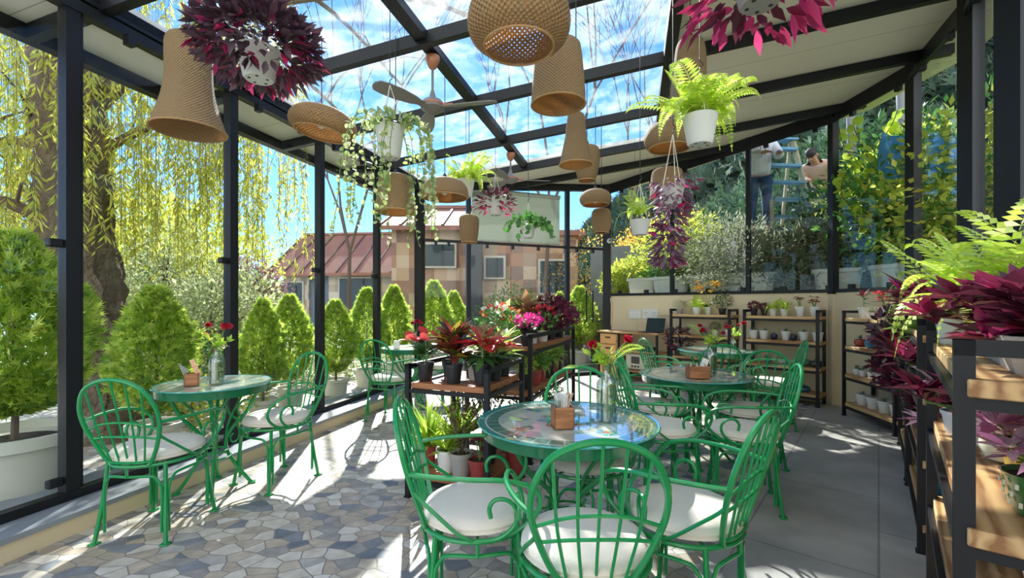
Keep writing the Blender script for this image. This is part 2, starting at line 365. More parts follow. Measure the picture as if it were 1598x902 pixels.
def brick_mat(name, c1, c2, mortar, w_, h_, ms=.01, rot=0, off=.5, rough=.6, axis=None, var=.5, ns=3):
    m, t, b = newmat(name); k = t.links.new
    tcn = t.nodes.new('ShaderNodeTexCoord'); mp_ = t.nodes.new('ShaderNodeMapping'); mp_.inputs['Rotation'].default_value = axis or (0, 0, rot)
    br = t.nodes.new('ShaderNodeTexBrick'); br.offset = off; br.inputs['Color1'].default_value = rgb(c1); br.inputs['Color2'].default_value = rgb(c2); br.inputs['Mortar'].default_value = rgb(mortar)
    br.inputs['Scale'].default_value = 1; br.inputs['Mortar Size'].default_value = ms; br.inputs['Brick Width'].default_value = w_; br.inputs['Row Height'].default_value = h_
    nn = t.nodes.new('ShaderNodeTexNoise'); nn.inputs['Scale'].default_value = ns; nn.inputs['Detail'].default_value = 8
    ov = t.nodes.new('ShaderNodeMixRGB'); ov.blend_type = 'OVERLAY'; ov.inputs[0].default_value = var
    k(tcn.outputs['Object'], mp_.inputs[0]); k(mp_.outputs[0], br.inputs[0]); k(tcn.outputs['Object'], nn.inputs[0]); k(br.outputs[0], ov.inputs[1]); k(nn.outputs[0], ov.inputs[2])
    k(ov.outputs[0], b.inputs['Base Color']); b.inputs['Roughness'].default_value = rough
    return m
def tile_mat(name, cols, cell, grout=(.2, .18, .16), axes='XZ'):
    m, t, b = newmat(name); k = t.links.new
    tcn = t.nodes.new('ShaderNodeTexCoord'); sp = t.nodes.new('ShaderNodeSeparateXYZ'); cb = t.nodes.new('ShaderNodeCombineXYZ')
    k(tcn.outputs['Object'], sp.inputs[0]); k(sp.outputs['XYZ'.index(axes[0])], cb.inputs[0]); k(sp.outputs['XYZ'.index(axes[1])], cb.inputs[1])
    sn = t.nodes.new('ShaderNodeVectorMath'); sn.operation = 'SNAP'; sn.inputs[1].default_value = (cell, cell, 1)
    wn = t.nodes.new('ShaderNodeTexWhiteNoise'); wn.noise_dimensions = '2D'; r = t.nodes.new('ShaderNodeValToRGB'); r.color_ramp.interpolation = 'CONSTANT'; e = r.color_ramp.elements
    while len(e) < len(cols): e.new(.5)
    for i, c in enumerate(cols): e[i].position = i/len(cols); e[i].color = rgb(c)
    k(cb.outputs[0], sn.inputs[0]); k(sn.outputs[0], wn.inputs[0]); k(wn.outputs[0], r.inputs[0]); k(r.outputs[0], b.inputs['Base Color']); b.inputs['Roughness'].default_value = .7
    return m
MOSAIC = mosaic_mat()
SLABA = math.atan2(.63, .776)
SLAB = brick_mat('grey_slabs', (.38, .375, .365), (.44, .43, .415), (.24, .24, .235), 1.15, .62, .006, rot=SLABA-PI/2, rough=.5, var=.7, ns=2.2)
SLATE = mat('slate_ledge', (.26, .29, .33), .45, var=.35, vs=4)

def wicker(name, c1, c2, na, nv, holes=0.0, hp=0.0):
    m, t, b = newmat(name); k = t.links.new; o = t.nodes['Material Output']
    uv = t.nodes.new('ShaderNodeUVMap'); uv.uv_map = 'UVMap'; sp = t.nodes.new('ShaderNodeSeparateXYZ'); k(uv.outputs[0], sp.inputs[0])
    def sn(src, mulv, ph=None):
        a = t.nodes.new('ShaderNodeMath'); a.operation = 'MULTIPLY'; a.inputs[1].default_value = mulv; k(src, a.inputs[0])
        if ph is not None:
            q = t.nodes.new('ShaderNodeMath'); q.operation = 'ADD'; k(a.outputs[0], q.inputs[0]); k(ph, q.inputs[1]); a = q
        s_ = t.nodes.new('ShaderNodeMath'); s_.operation = 'SINE'; k(a.outputs[0], s_.inputs[0]); return s_.outputs[0]
    fl = t.nodes.new('ShaderNodeMath'); fl.operation = 'MULTIPLY'; fl.inputs[1].default_value = nv/PI; k(sp.outputs[1], fl.inputs[0])
    f2 = t.nodes.new('ShaderNodeMath'); f2.operation = 'FLOOR'; k(fl.outputs[0], f2.inputs[0])
    f3 = t.nodes.new('ShaderNodeMath'); f3.operation = 'MULTIPLY'; f3.inputs[1].default_value = PI; k(f2.outputs[0], f3.inputs[0])
    sa = sn(sp.outputs[0], 2*PI*na, f3.outputs[0]); sv = sn(sp.outputs[1], nv)
    av = t.nodes.new('ShaderNodeMath'); av.operation = 'ABSOLUTE'; k(sv, av.inputs[0])
    pr = t.nodes.new('ShaderNodeMath'); pr.operation = 'MULTIPLY'; k(sa, pr.inputs[0]); k(av.outputs[0], pr.inputs[1])
    mr_ = t.nodes.new('ShaderNodeMapRange'); mr_.inputs[1].default_value = -1; mr_.inputs[2].default_value = 1; k(pr.outputs[0], mr_.inputs[0])
    mx = t.nodes.new('ShaderNodeMixRGB'); mx.inputs[1].default_value = rgb(c2); mx.inputs[2].default_value = rgb(c1); k(mr_.outputs[0], mx.inputs[0])
    k(mx.outputs[0], b.inputs['Base Color']); b.inputs['Roughness'].default_value = .7
    bu = t.nodes.new('ShaderNodeBump'); bu.inputs['Strength'].default_value = .7; bu.inputs['Distance'].default_value = .006; k(pr.outputs[0], bu.inputs['Height']); k(bu.outputs[0], b.inputs['Normal'])
    tr = t.nodes.new('ShaderNodeBsdfTranslucent'); tr.inputs[0].default_value = (.85, .52, .24, 1); m1 = t.nodes.new('ShaderNodeMixShader'); m1.inputs[0].default_value = .3
    k(b.outputs[0], m1.inputs[1]); k(tr.outputs[0], m1.inputs[2]); last = m1.outputs[0]
    if holes:
        ng = t.nodes.new('ShaderNodeMath'); ng.operation = 'LESS_THAN'; ng.inputs[1].default_value = -1+holes; k(pr.outputs[0], ng.inputs[0])
        tp = t.nodes.new('ShaderNodeBsdfTransparent'); m2 = t.nodes.new('ShaderNodeMixShader'); k(ng.outputs[0], m2.inputs[0]); k(last, m2.inputs[1]); k(tp.outputs[0], m2.inputs[2]); last = m2.outputs[0]
    k(last, o.inputs[0]); return m
WICK = wicker('wicker_tight', (.60, .44, .24), (.25, .155, .07), 46, 330)
WICKO = wicker('wicker_open', (.56, .39, .20), (.24, .14, .055), 52, 230, holes=.42)
# ================================================================== ROOM SHELL
A_ = -3.4                                            # glass line of the left wall, room x
def wtup(x, y): p = RM(x, y); return (p.x, p.y)
def zr_w(X, Y): return zr(inv(X, Y)[0])
PL = [(-3.4, -2.6), (-3.4, 6.75)]                    # left wall
CL = RM(-3.4, 6.75)                                  # left back corner (world)
C0 = Vector((1.84, 8.75, 0))                         # right back corner (world)
Wr = [Vector((C0.x, C0.y, 0)), RM(2.573, 6.99), RM(2.95, 5.94), RM(2.74, 4.7), RM(2.12, 3.27), RM(.62, -.2), RM(-.3, -2.35)]
# floors
fl = MB().box((0, 3.2, -.06), (16, 16, .12)); 
# crazy paving on the left, slab paving on the right of a diagonal joint
J0 = Vector((.88, 2.22)); JD = Vector((.63, .776)).normalized()
ja = J0-JD*5.5; jb = J0+JD*9.5
f1 = MB().prism([(ja.x, ja.y), (jb.x, jb.y), (C0.x+.2, 9.3), (-5.0, 9.3), (-5.6, -2.8)], -.1, 0)
struct(f1.build('floor', MOSAIC, smooth=False), 'crazy paving floor of broken beige and grey stone')
f2 = MB().prism([(ja.x, ja.y), (6.5, -3.2), (6.5, 9.0), (jb.x, jb.y)], -.1, 0)
struct(f2.build('floor_slabs', SLAB, smooth=False), 'grey stone slab floor on the right')
# curb under the left glass wall
cb = MB(); 
def rbox(mb, x0, x1, y0, y1, z0, z1):
    mb.prism([wtup(x0, y0), wtup(x1, y0), wtup(x1, y1), wtup(x0, y1)], z0, z1); return mb
struct(rbox(MB(), -3.74, -3.16, -2.6, 6.9, 0, .105).build('baseboard_left', BEIGE, smooth=False), 'cream curb under the left glass wall')
struct(rbox(MB(), -3.76, -3.14, -2.6, 6.92, .105, .135).build('trim_1', SLATE, smooth=False), 'blue grey slate ledge on the curb')
NTR = [1]
def trim(mb, m=BLACK, label=None):
    NTR[0] += 1; return struct(mb.build('trim_%d' % NTR[0], m, smooth=False), label)
NWI = [0]
def window(mb, label, m=None):
    NWI[0] += 1; return struct(mb.build('window_%d' % NWI[0], m or GLASS, smooth=False), label)
def post(p, z0, z1, s=.09, rz=-TH):
    m = MB(); m.box((p.x, p.y, (z0+z1)/2), (s, s, z1-z0), rz=rz); return m
def clamps(mb, p, zs, dirs, off=.075):
    for z in zs:
        for d in dirs:
            mb.box((p.x+d[0]*off, p.y+d[1]*off, z), (.075, .045, .05), rz=math.atan2(d[1], d[0]), bev=.006)
ldir = RM(0, 1)-RM(0, 0); xdir = RM(1, 0)-RM(0, 0)
# left wall posts
yl = [-1.6, .35] + [y_at(A_, u) for u in (108, 360, 499, 588)]
for i, y in enumerate(yl):
    p = RM(A_, y); z1 = zr(A_)-.02; m = post(p, .13, z1, .075)
    m.box((p.x+ldir.x*.05, p.y+ldir.y*.05, (z1+.13)/2), (.03, .03, z1-.13), rz=-TH)
    clamps(m, p, (1.72, .26), [(-ldir.x, -ldir.y)])
    trim(m, label='black steel post of the left glass wall')
pc = RM(A_, 6.75); trim(post(pc, 0, zr(A_), .13), label='black corner post')
m = rbox(MB(), A_-.03, A_+.045, -2.6, 6.75, 3.18, 3.25); rbox(m, A_-.03, A_+.05, -2.6, 6.75, 3.29, 3.35)
for y in np.arange(-1, 6.7, .55): 
    p = RM(A_+.06, float(y)); m.box((p.x, p.y, 3.15), (.05, .05, .07), rz=-TH)
trim(m, label='black top rail of the left glass wall')
m = rbox(MB(), A_-.03, A_+.04, -2.6, 6.75, .135, .19); trim(m, label='black bottom rail of the left glass wall')
ys = yl+[6.75]
for i in range(len(ys)-1):
    m = rbox(MB(), A_-.018, A_-.006, ys[i]+.05, ys[i+1]-.05, .19, 3.18)
    window(m, 'left wall glass pane between two black posts')
# ---- roof: rafters every 1.17 m, glass left of room x = .3, cream panel right of it and along the edges
RY = [-.18-1.17, -.18, .99, 2.16, 3.33, 4.50, 5.67, 6.84, 7.75]
def wall_x(y):          # room x of the right wall at room y
    P = [inv(p.x, p.y) for p in Wr]
    for (a, b) in zip(P[:-1], P[1:]):
        if min(a[1], b[1]) <= y <= max(a[1], b[1]): return a[0]+(b[0]-a[0])*(y-a[1])/(b[1]-a[1])
    return P[0][0] if y > P[0][1] else P[-1][0]
def backwall_y(x):
    a, b = inv(CL.x, CL.y), inv(C0.x, C0.y); return a[1]+(b[1]-a[1])*(x-a[0])/(b[0]-a[0])
def slopebox(mb, x0, x1, y0, y1, dz0, dz1):
    P = [(x0, y0), (x1, y0), (x1, y1), (x0, y1)]; 
    mb.prism([wtup(*p) for p in P], lambda X, Y: zr_w(X, Y)+dz0, lambda X, Y: zr_w(X, Y)+dz1); return mb
for y in RY:
    x1 = max(wall_x(y), .4)+.25 if y < 6.99 else wall_x(y)+.1
    x0 = -4.05
    if y > 6.84:
        a, b = inv(CL.x, CL.y), inv(C0.x, C0.y); x0 = a[0]+(b[0]-a[0])*(y-a[1])/(b[1]-a[1])
    trim(slopebox(MB(), x0, x1, y-.035, y+.035, -.105, -.002), label='black roof rafter')
trim(slopebox(MB(), -3.42, -3.35, -2.6, 6.84, -.09, 0), label='black eave beam')
trim(slopebox(MB(), -1.70, -1.60, -2.6, 6.84, -.07, 0), label='black middle beam of the glass roof')
trim(slopebox(MB(), .26, .36, -2.6, 6.9, -.12, 0), label='black beam between roof glass and cream panels')
trim(slopebox(MB(), -4.13, -4.05, -2.6, 7.2, -.10, .08), label='black gutter edge')
k = 0
ry2 = [-2.5]+RY[:-1]
for i in range(len(ry2)-1):
    for (xa, xb) in ((-3.36, -1.65), (-1.65, .3)):
        if ry2[i+1] > .9: window(slopebox(MB(), xa+.01, xb-.01, ry2[i]+.005, ry2[i+1]-.005, .004, .016), 'roof glass pane', ROOFG)
        elif ry2[i+1] > -.5: window(slopebox(MB(), xa+.01, xb-.01, ry2[i]+.005, ry2[i+1]-.005, .004, .016), 'roof glass pane behind the camera', ROOFG)
# cream panels
def strips(xs, ys_, poly_fn=None): pass
PANB = brick_mat('cream_roof_panel', (.84, .79, .68), (.86, .81, .70), (.45, .42, .36), 40, 1.02, .004, rot=TH, off=0, rough=.55, var=.15, ns=1.2)
m = MB()
Pw = [inv(p.x, p.y) for p in Wr]
m.prism([wtup(*p) for p in [(.31, -2.6), (.31, 9.0), (-.3, 9.2), (Pw[0][0]+.5, Pw[0][1]+.55), (Pw[1][0]+.55, Pw[1][1]+.3), (Pw[2][0]+.6, Pw[2][1]+.1), (Pw[3][0]+.6, Pw[3][1]), (Pw[4][0]+.6, Pw[4][1]-.2), (Pw[5][0]+.6, Pw[5][1]), (.9, -2.6)]],
        lambda X, Y: zr_w(X, Y)+.002, lambda X, Y: zr_w(X, Y)+.07)
struct(m.build('ceiling', PANB, smooth=False), 'cream insulated roof panels over the right side')
m = MB(); m.prism([wtup(*p) for p in [(-4.06, 6.85), (.305, 6.85), (.305, 9.1), (-.25, 9.15), (-4.06, 6.9)]], lambda X, Y: zr_w(X, Y)+.002, lambda X, Y: zr_w(X, Y)+.07)
struct(m.build('ceiling_back', PANB, smooth=False), 'cream roof panel wedge before the back wall')
struct(slopebox(MB(), -4.06, -3.37, -2.6, 6.9, .002, .05).build('ceiling_eave', PANB, smooth=False), 'cream soffit of the left eave')
# top rail round the right wall and its posts
H_SILL = 1.5
m = MB(); m2 = MB(); m3 = MB(); mw = MB()
for a, b in zip(Wr[:-1], Wr[1:]):
    d = (b-a).normalized(); n = Vector((-d.y, d.x, 0))*1.0     # outward
    if n.dot(Vector((.73, .68, 0))) < 0: n = -n
    def quad(o0, o1, e=.0): return [(a.x+n.x*o0-d.x*e, a.y+n.y*o0-d.y*e), (b.x+n.x*o0+d.x*e, b.y+n.y*o0+d.y*e), (b.x+n.x*o1+d.x*e, b.y+n.y*o1+d.y*e), (a.x+n.x*o1-d.x*e, a.y+n.y*o1-d.y*e)]
    mw.prism(quad(0, .14, .04), -.02, H_SILL)
    m.prism(quad(-.02, .10, .02), H_SILL, H_SILL+.045)
    m2.prism(quad(-.02, .05, .02), lambda X, Y: zr_w(X, Y)-.13, lambda X, Y: zr_w(X, Y)-.0)
    m2.prism(quad(-.05, -.02, .02), lambda X, Y: zr_w(X, Y)-.19, lambda X, Y: zr_w(X, Y)-.13)
    L_ = (b-a).length
    q = .35
    while q < L_:
        p = a+d*q; m2.box((p.x-n.x*.03, p.y-n.y*.03, zr_w(p.x, p.y)-.21), (.06, .05, .06), rz=math.atan2(d.y, d.x)); q += .62
    q = .3
    while q < L_:
        p = a+d*q; m.box((p.x+n.x*.0, p.y+n.y*.0, H_SILL+.07), (.07, .05, .06), rz=math.atan2(d.y, d.x)); q += .55
    W_ = MB(); W_.prism(quad(.02, .032, -.03), H_SILL+.04, lambda X, Y: zr_w(X, Y)-.12)
    window(W_, 'right wall glass pane above the cream sill')
struct(mw.build('wall_right', BEIGE, smooth=False), 'cream low wall under the right windows')
trim(m, label='black sill rail on the cream wall'); trim(m2, label='black top rail of the right windows')
q1, q2 = Wr[0], Wr[1]
for u in (1049, 1168):
    t = (u-799)/FPX; d = q2-q1   # q1 + s d : X = t Y
    s = (t*q1.y-q1.x)/(d.x-t*d.y); p = q1+d*s
    trim(post(p, H_SILL, zr_w(p.x, p.y), .06, math.atan2(d.y, d.x)), label='thin black window post on the right wall')
for p, s in ((Wr[1], .09), (Wr[2], .10), (Wr[3], .12), (Wr[4], .13), (Wr[5], .12)):
    trim(post(p, H_SILL-.02, zr_w(p.x, p.y), s, .1), label='black window post on the right wall')
    trim(MB().box((p.x-.0, p.y, .745), (s*.9, s*.9, 1.49)), BEIGE, 'cream pier of the low wall')
trim(post(C0, 0, zr_w(C0.x, C0.y), .15), label='black back corner post')
# ---- back wall
bd = (C0-CL).normalized(); bn = Vector((-bd.y, bd.x, 0))
def on_back(u):
    t = (u-799)/FPX; d = C0-CL; s = (t*CL.y-CL.x)/(d.x-t*d.y); return CL+d*s
def bquad(p, q, o0, o1): return [(p.x+bn.x*o0, p.y+bn.y*o0), (q.x+bn.x*o0, q.y+bn.y*o0), (q.x+bn.x*o1, q.y+bn.y*o1), (p.x+bn.x*o1, p.y+bn.y*o1)]
b1, b2 = on_back(731), on_back(885)
m = MB(); m.prism(bquad(CL, C0, -.03, .03), 2.38, 2.42); m.prism(bquad(CL, C0, -.04, .04), lambda X, Y: zr_w(X, Y)-.12, lambda X, Y: zr_w(X, Y)); m.prism(bquad(CL, C0, -.04, .04), 0, .06)
for u in (680, 700, 760, 800, 840, 900, 925):
    p = on_back(u); m.box((p.x, p.y, 2.35), (.04, .06, .07), rz=math.atan2(bd.y, bd.x))
trim(m, label='black rails of the back glass wall')
for p in (b1, b2): trim(post(p, 0, zr_w(p.x, p.y), .075, math.atan2(bd.y, bd.x)), label='black post of the back glass wall')
for (p, q) in ((CL, b1), (b1, b2)):
    e = bd*.05
    window(MB().prism(bquad(p+e, q-e, -.005, .005), .06, 2.38), 'lower back wall glass pane')
    window(MB().prism(bquad(p+e, q-e, -.005, .005), 2.42, lambda X, Y: zr_w(X, Y)-.12), 'upper back wall glass pane')
e = bd*.05
window(MB().prism(bquad(b2+e, C0-e*1.6, -.005, .005), 2.42, lambda X, Y: zr_w(X, Y)-.12), 'glass pane above the door')
d1 = struct(MB().prism(bquad(b2+e, C0-e*1.7, -.006, .006), .07, 2.36).build('door_1', GLASS, smooth=False), 'frameless glass door')
hx = on_back(918)
m = MB()
for o in (-.07, .07):
    q = hx-bn*.05+bd*0; m.tube([(q.x-bn.x*.0+bd.x*o, q.y+bd.y*o, 1.0-.0), (q.x+bd.x*o, q.y+bd.y*o, 1.6)], .014, 8)
    for z in (1.06, 1.54): m.tube([(q.x+bd.x*o, q.y+bd.y*o, z), (q.x+bd.x*o+bn.x*.05, q.y+bd.y*o+bn.y*.05, z)], .008, 6)
m.build('door_handle', BLACK, d1)
# roller blind hanging in the back window
rb = thing('roller_blind', 'pale grey roller blind half lowered behind the back glass wall', 'blind', (0, 0, 0))
p, q = b1+bd*.08+bn*.07, b2-bd*.12+bn*.07
m = MB(); m.prism([(p.x, p.y), (q.x, q.y), (q.x+bn.x*.006, q.y+bn.y*.006), (p.x+bn.x*.006, p.y+bn.y*.006)], 2.47, 3.3)
m.build('blind_fabric', mat('blind_fabric', (.52, .55, .48), .8, trans=.45), rb, smooth=False)
m = MB(); m.tube([(p.x, p.y, 3.33), (q.x, q.y, 3.33)], .04, 12); m.build('roller_tube', mat('pale_metal', (.62, .62, .55), .4), rb)
m = MB(); m.tube([(p.x, p.y, 2.46), (q.x, q.y, 2.46)], .014, 8); m.build('bottom_bar', mat('pale_metal', (.62, .62, .55), .4), rb)
# ================================================================== OUTSIDE GROUND
PAVE = mat('outdoor_paving', (.46, .44, .40), .8, var=.18, vs=3, bump=.1, bs=30)
GRASS = mat('grass_ground', (.16, .22, .05), .95, var=.6, vs=1.5, bump=.4, bs=30)
g = MB(); g.box((-6, 9, -.22), (24, 30, .2)); struct(g.build('ground', PAVE, smooth=False), 'pale outdoor paving')
# falling lawn and slope further out
NX = 60; V = []; F = []
for j in range(NX+1):
    for i in range(NX+1):
        X = -110+i*220/NX; Y = -30+j*220/NX
        d = math.hypot(X+3, Y-6); z = -.35-3.2*min(1, max(0, (d-11)/16))-.04*max(0, d-30)
        if X > 6: z = z*max(0, 1-(X-6)/8)-.35
        V.append((X, Y, z))
for j in range(NX):
    for i in range(NX): F.append((j*(NX+1)+i, j*(NX+1)+i+1, (j+1)*(NX+1)+i+1, (j+1)*(NX+1)+i))
m = MB(); m.add(V, F); struct(m.build('ground_slope', GRASS), 'green slope falling away from the terrace')
# raised terrace behind the right wall
TERR = mat('terrace_stone', (.30, .28, .25), .85, var=.3, vs=5, bump=.5, bs=14)
o = []
for a, b in zip(Wr[:-1], Wr[1:]): pass
tp = [(p.x, p.y) for p in Wr]
def offp(p, dx, dy): return (p.x+dx, p.y+dy)
inner = [offp(C0, .10, .17), offp(Wr[1], .22, .15), offp(Wr[2], .26, .04), offp(Wr[3], .24, -.02), offp(Wr[4], .22, -.08), offp(Wr[5], .2, -.1)]
m = MB(); m.prism(inner+[(9, -2), (13, 2), (13, 13), (7, 14.5), (2.9, 12.5)], -.3, 1.40)
struct(m.build('wall_terrace', TERR, smooth=False), 'raised stone terrace outside the right windows')
m = MB(); m.prism([(3.72, 7.2), (6.3, 7.2), (6.3, 9.0), (3.72, 9.0)], 1.35, 2.55)
struct(m.build('wall_terrace_upper', TERR, smooth=False), 'upper stone terrace where the workers stand')
m = MB(); m.prism([(1.95, 11.2), (5.2, 10.0), (5.3, 10.2), (2.0, 11.45)], -.3, 2.75)
struct(m.build('wall_garden', mat('grey_render', (.20, .21, .22), .9, var=.2, vs=2), smooth=False), 'grey garden wall behind the shrubs')
# mountain
MT = leafmat('forest_far', [(.03, .075, .06), (.075, .12, .06), (.045, .095, .085)], .95, 0)
m = MB(); NXm, NYm = 150, 60; rr = random.Random(3)
from mathutils import noise
V = []
for j in range(NYm+1):
    for i in range(NXm+1):
        a = math.radians(-4+62*i/NXm); rad = 70+150*j/NYm
        X, Y = math.sin(a)*rad, math.cos(a)*rad
        ridge = 12+92*min(1, max(0, (math.degrees(a)-3)/36))**.9
        z = -6+ridge*(j/NYm)**.75*1.25+9*noise.noise(Vector((X*.02, Y*.02, 0)))*(j/NYm+.1)+3.0*noise.noise(Vector((X*.11, Y*.11, 3)))+2.0*abs(noise.noise(Vector((X*.35, Y*.35, 5))))
        V.append((X, Y, z))
F = [(j*(NXm+1)+i, j*(NXm+1)+i+1, (j+1)*(NXm+1)+i+1, (j+1)*(NXm+1)+i) for j in range(NYm) for i in range(NXm)]
m.add(V, F)
MTM = mat('mountain_forest', (.035, .075, .05), .95, var=.75, vs=.35, bump=1.0, bs=.9)
MTM.node_tree.nodes['Bump'].inputs['Distance'].default_value = 2.5
struct(m.build('mountain', MTM), 'forested mountain side far behind')
# far tree line clumps on the mountain front
lb = LB(); n = 26000
ii = RNG.integers(0, len(V), n); P = np.array(V)[ii]+RNG.normal(size=(n, 3))*np.array([1.6, 1.6, .5])+np.array([0, 0, 1.2])
sel = np.linalg.norm(P[:, :2], axis=1) < 230; P = P[sel]; D = nrm(RNG.normal(size=(len(P), 3))+np.array([0, 0, 1.0]))
lb.put(T_SPRAY, P, D, rdir(len(P)), RNG.uniform(2.2, 5.2, len(P)), RNG.uniform(1.8, 4, len(P)))
o = lb.build('mountain_trees', MT); tag(o, 'dense forest covering the mountain side beyond the right windows', 'forest', kind='stuff')
# ================================================================== CHAIRS
def chair_proto():
    t = thing('garden_chair', 'x', 'chair')
    m = MB(); R0 = .232
    m.lathe([(.001, .452), (.16, .45), (.205, .455), (.228, .472), (.232, .487), (.222, .503), (.195, .516), (.12, .524), (.001, .526)], n=32, capb=False, capt=False)
    m.tube([(.229*math.cos(a), .229*math.sin(a), .470) for a in np.linspace(0, 2*PI, 33)[:-1]], .005, 6, closed=True)
    m.build('seat_cushion', CUSH, t)
    m = MB()
    m.tube([(R0*math.cos(a), R0*math.sin(a), .442) for a in np.linspace(0, 2*PI, 29)[:-1]], .0105, 8, closed=True)
    for k in range(4): m.tube([(R0*math.cos(k*PI/4), R0*math.sin(k*PI/4), .442), (-R0*math.cos(k*PI/4), -R0*math.sin(k*PI/4), .442)], .006, 6)
    for a in (0, PI/2, PI, 3*PI/2): m.tube([(R0*math.cos(a), R0*math.sin(a), .442), (R0*math.cos(a), R0*math.sin(a), .385)], .0075, 6)
    m.build('seat_frame', GREEN, t)
    def yb(z): return -.205-.13*max(0, (z-.44)/.50)**1.15
    half = [(.118, .462), (.155, .53), (.190, .62), (.210, .70), (.205, .79), (.160, .882), (.085, .930), (0, .945)]
    loop = [(x, yb(z), z) for x, z in half]+[(-x, yb(z), z) for x, z in reversed(half[:-1])]
    m = MB(); m.tube([(.10, -.21, .442)]+loop+[(-.10, -.21, .442)], .0115, 8, smooth=4)
    lp = catmull([Vector(p) for p in loop], 6)
    for x in (-.15, -.075, 0, .075, .15):
        c = min((p for p in lp if p.z > .75), key=lambda p: abs(p.x-x)); xb = x*.62
        m.tube([(xb, yb(.47)-.012, .468), (x*.85, yb(.65)-.012, .65), (x, c.y, c.z)], .0056, 6, smooth=4)
    m.tube([(-.12, yb(.465), .468), (-.06, yb(.465)-.022, .466), (.06, yb(.465)-.022, .466), (.12, yb(.465), .468)], .008, 6, smooth=4)
    for z0, up_, w_ in ((.655, .045, .2), (.60, .02, .183)):
        m.tube([(-w_, yb(z0)+.002, z0), (-w_*.5, yb(z0)-.018, z0+up_*.8), (0, yb(z0)-.024, z0+up_), (w_*.5, yb(z0)-.018, z0+up_*.8), (w_, yb(z0)+.002, z0)], .0065, 6, smooth=5)
    m.build('backrest', GREEN, t)
    for s in (-1, 1):
        m = MB()
        m.tube([(s*.208, yb(.70), .70), (s*.25, -.17, .702), (s*.283, -.03, .70), (s*.283, .10, .692), (s*.262, .205, .655), (s*.235, .24, .59), (s*.218, .215, .52), (s*.212, .14, .462),
                (s*.214, .09, .452)], .0098, 8, smooth=4)
        m.tube([(s*.232, -.01, .446), (s*.238, .075, .455), (s*.245, .135, .50), (s*.245, .15, .555), (s*.243, .118, .60), (s*.24, .07, .605), (s*.238, .045, .575), (s*.238, .05, .535)], .0088, 8, smooth=4)
        m.tube([(s*.208, yb(.70), .70), (s*.195, yb(.62), .625), (s*.222, -.15, .54), (s*.238, -.07, .475), (s*.234, -.02, .448)], .0075, 6, smooth=4)
        m.build('armrest', GREEN, t)
    for sx, sy in ((1, 1), (-1, 1), (1, -1), (-1, -1)):
        m = MB(); a = .164*1.0
        m.tube([(sx*a, sy*a, .44), (sx*(a+.012), sy*(a+.014), .25), (sx*(a+.035), sy*(a+.045), .008)], .0115, 8, smooth=4)
        for (cx_, cy_) in ((0, 1), (1, 0)):
            q = Vector((sx*(a+.016), sy*(a+.019), 0)); tx = Vector((0, sy*.225, 0)) if cx_ == 0 else Vector((sx*.225, 0, 0))
            o = (tx-q).normalized()*.018
            m.tube([(q.x+o.x*1.05, q.y+o.y*1.05, .06), (q.x+o.x, q.y+o.y, .22), (q.x+o.x*1.2, q.y+o.y*1.2, .315), (q.x+o.x*2.6, q.y+o.y*2.6, .362), (q.x*.6+tx.x*.42, q.y*.6+tx.y*.42, .38), (tx.x, tx.y, .383)], .008, 6, smooth=4)
        m.box((sx*(a+.036), sy*(a+.046), .005), (.045, .045, .01), bev=.003)
        m.build('leg', GREEN, t)
    return t
CH = chair_proto(); _used = [False]
def chair(X, Y, fx, fy, label):
    """fx,fy: direction the sitter looks"""
    rz = math.atan2(fy, fx)-PI/2
    if not _used[0]:
        _used[0] = True; CH.location = (X, Y, 0); CH.rotation_euler.z = rz; CH['label'] = label; CH['group'] = 'green wrought iron cafe chairs'; return CH
    return dup(CH, (X, Y, 0), rz, label, 'green wrought iron cafe chairs')
T1, T2, T3, T4, T5 = (.29, 2.38), (1.595, 3.93), (2.70, 6.0), (-2.17, 3.3), (-1.33, 5.9)
chair(.265, 1.66, -.01, 1, 'green iron armchair nearest the camera, seen from behind, before the front table')
chair(-.15, 1.95, .97, .08, 'green iron armchair on the left of the front table, beside the plant stand')
chair(.72, 1.91, -.70, .71, 'green iron armchair on the right of the front table')
chair(.41, 2.56, -.05, -1, 'green iron armchair behind the front table, facing the camera')
chair(1.05, 3.18, .97, .1, 'green iron armchair at the left front of the middle table, seen in profile')
chair(1.24, 3.84, 1, -.05, 'green iron armchair at the far left of the middle table')
chair(1.58, 3.10, -.93, .35, 'green iron armchair at the right front of the middle table, its arched back showing')
chair(1.93, 3.70, -.82, -.55, 'green iron armchair at the right rear of the middle table')
chair(2.10, 4.76, .1, 1, 'green iron armchair between the middle table and the furthest table')
chair(1.86, 5.30, 1, .1, 'green iron armchair on the left of the furthest table, by the wooden desk')
chair(2.88, 5.03, -.92, .38, 'green iron armchair on the right of the furthest table, before the shelf of white pots')
chair(-2.14, 2.74, .0, 1, 'green iron armchair before the left window table, nearest the curb')
chair(-1.80, 3.46, -.45, -.9, 'green iron armchair behind the left window table')
chair(-1.44, 5.33, .3, .95, 'green iron armchair in front of the far window table')
chair(-.98, 6.35, -.55, -.8, 'green iron armchair behind the far window table')
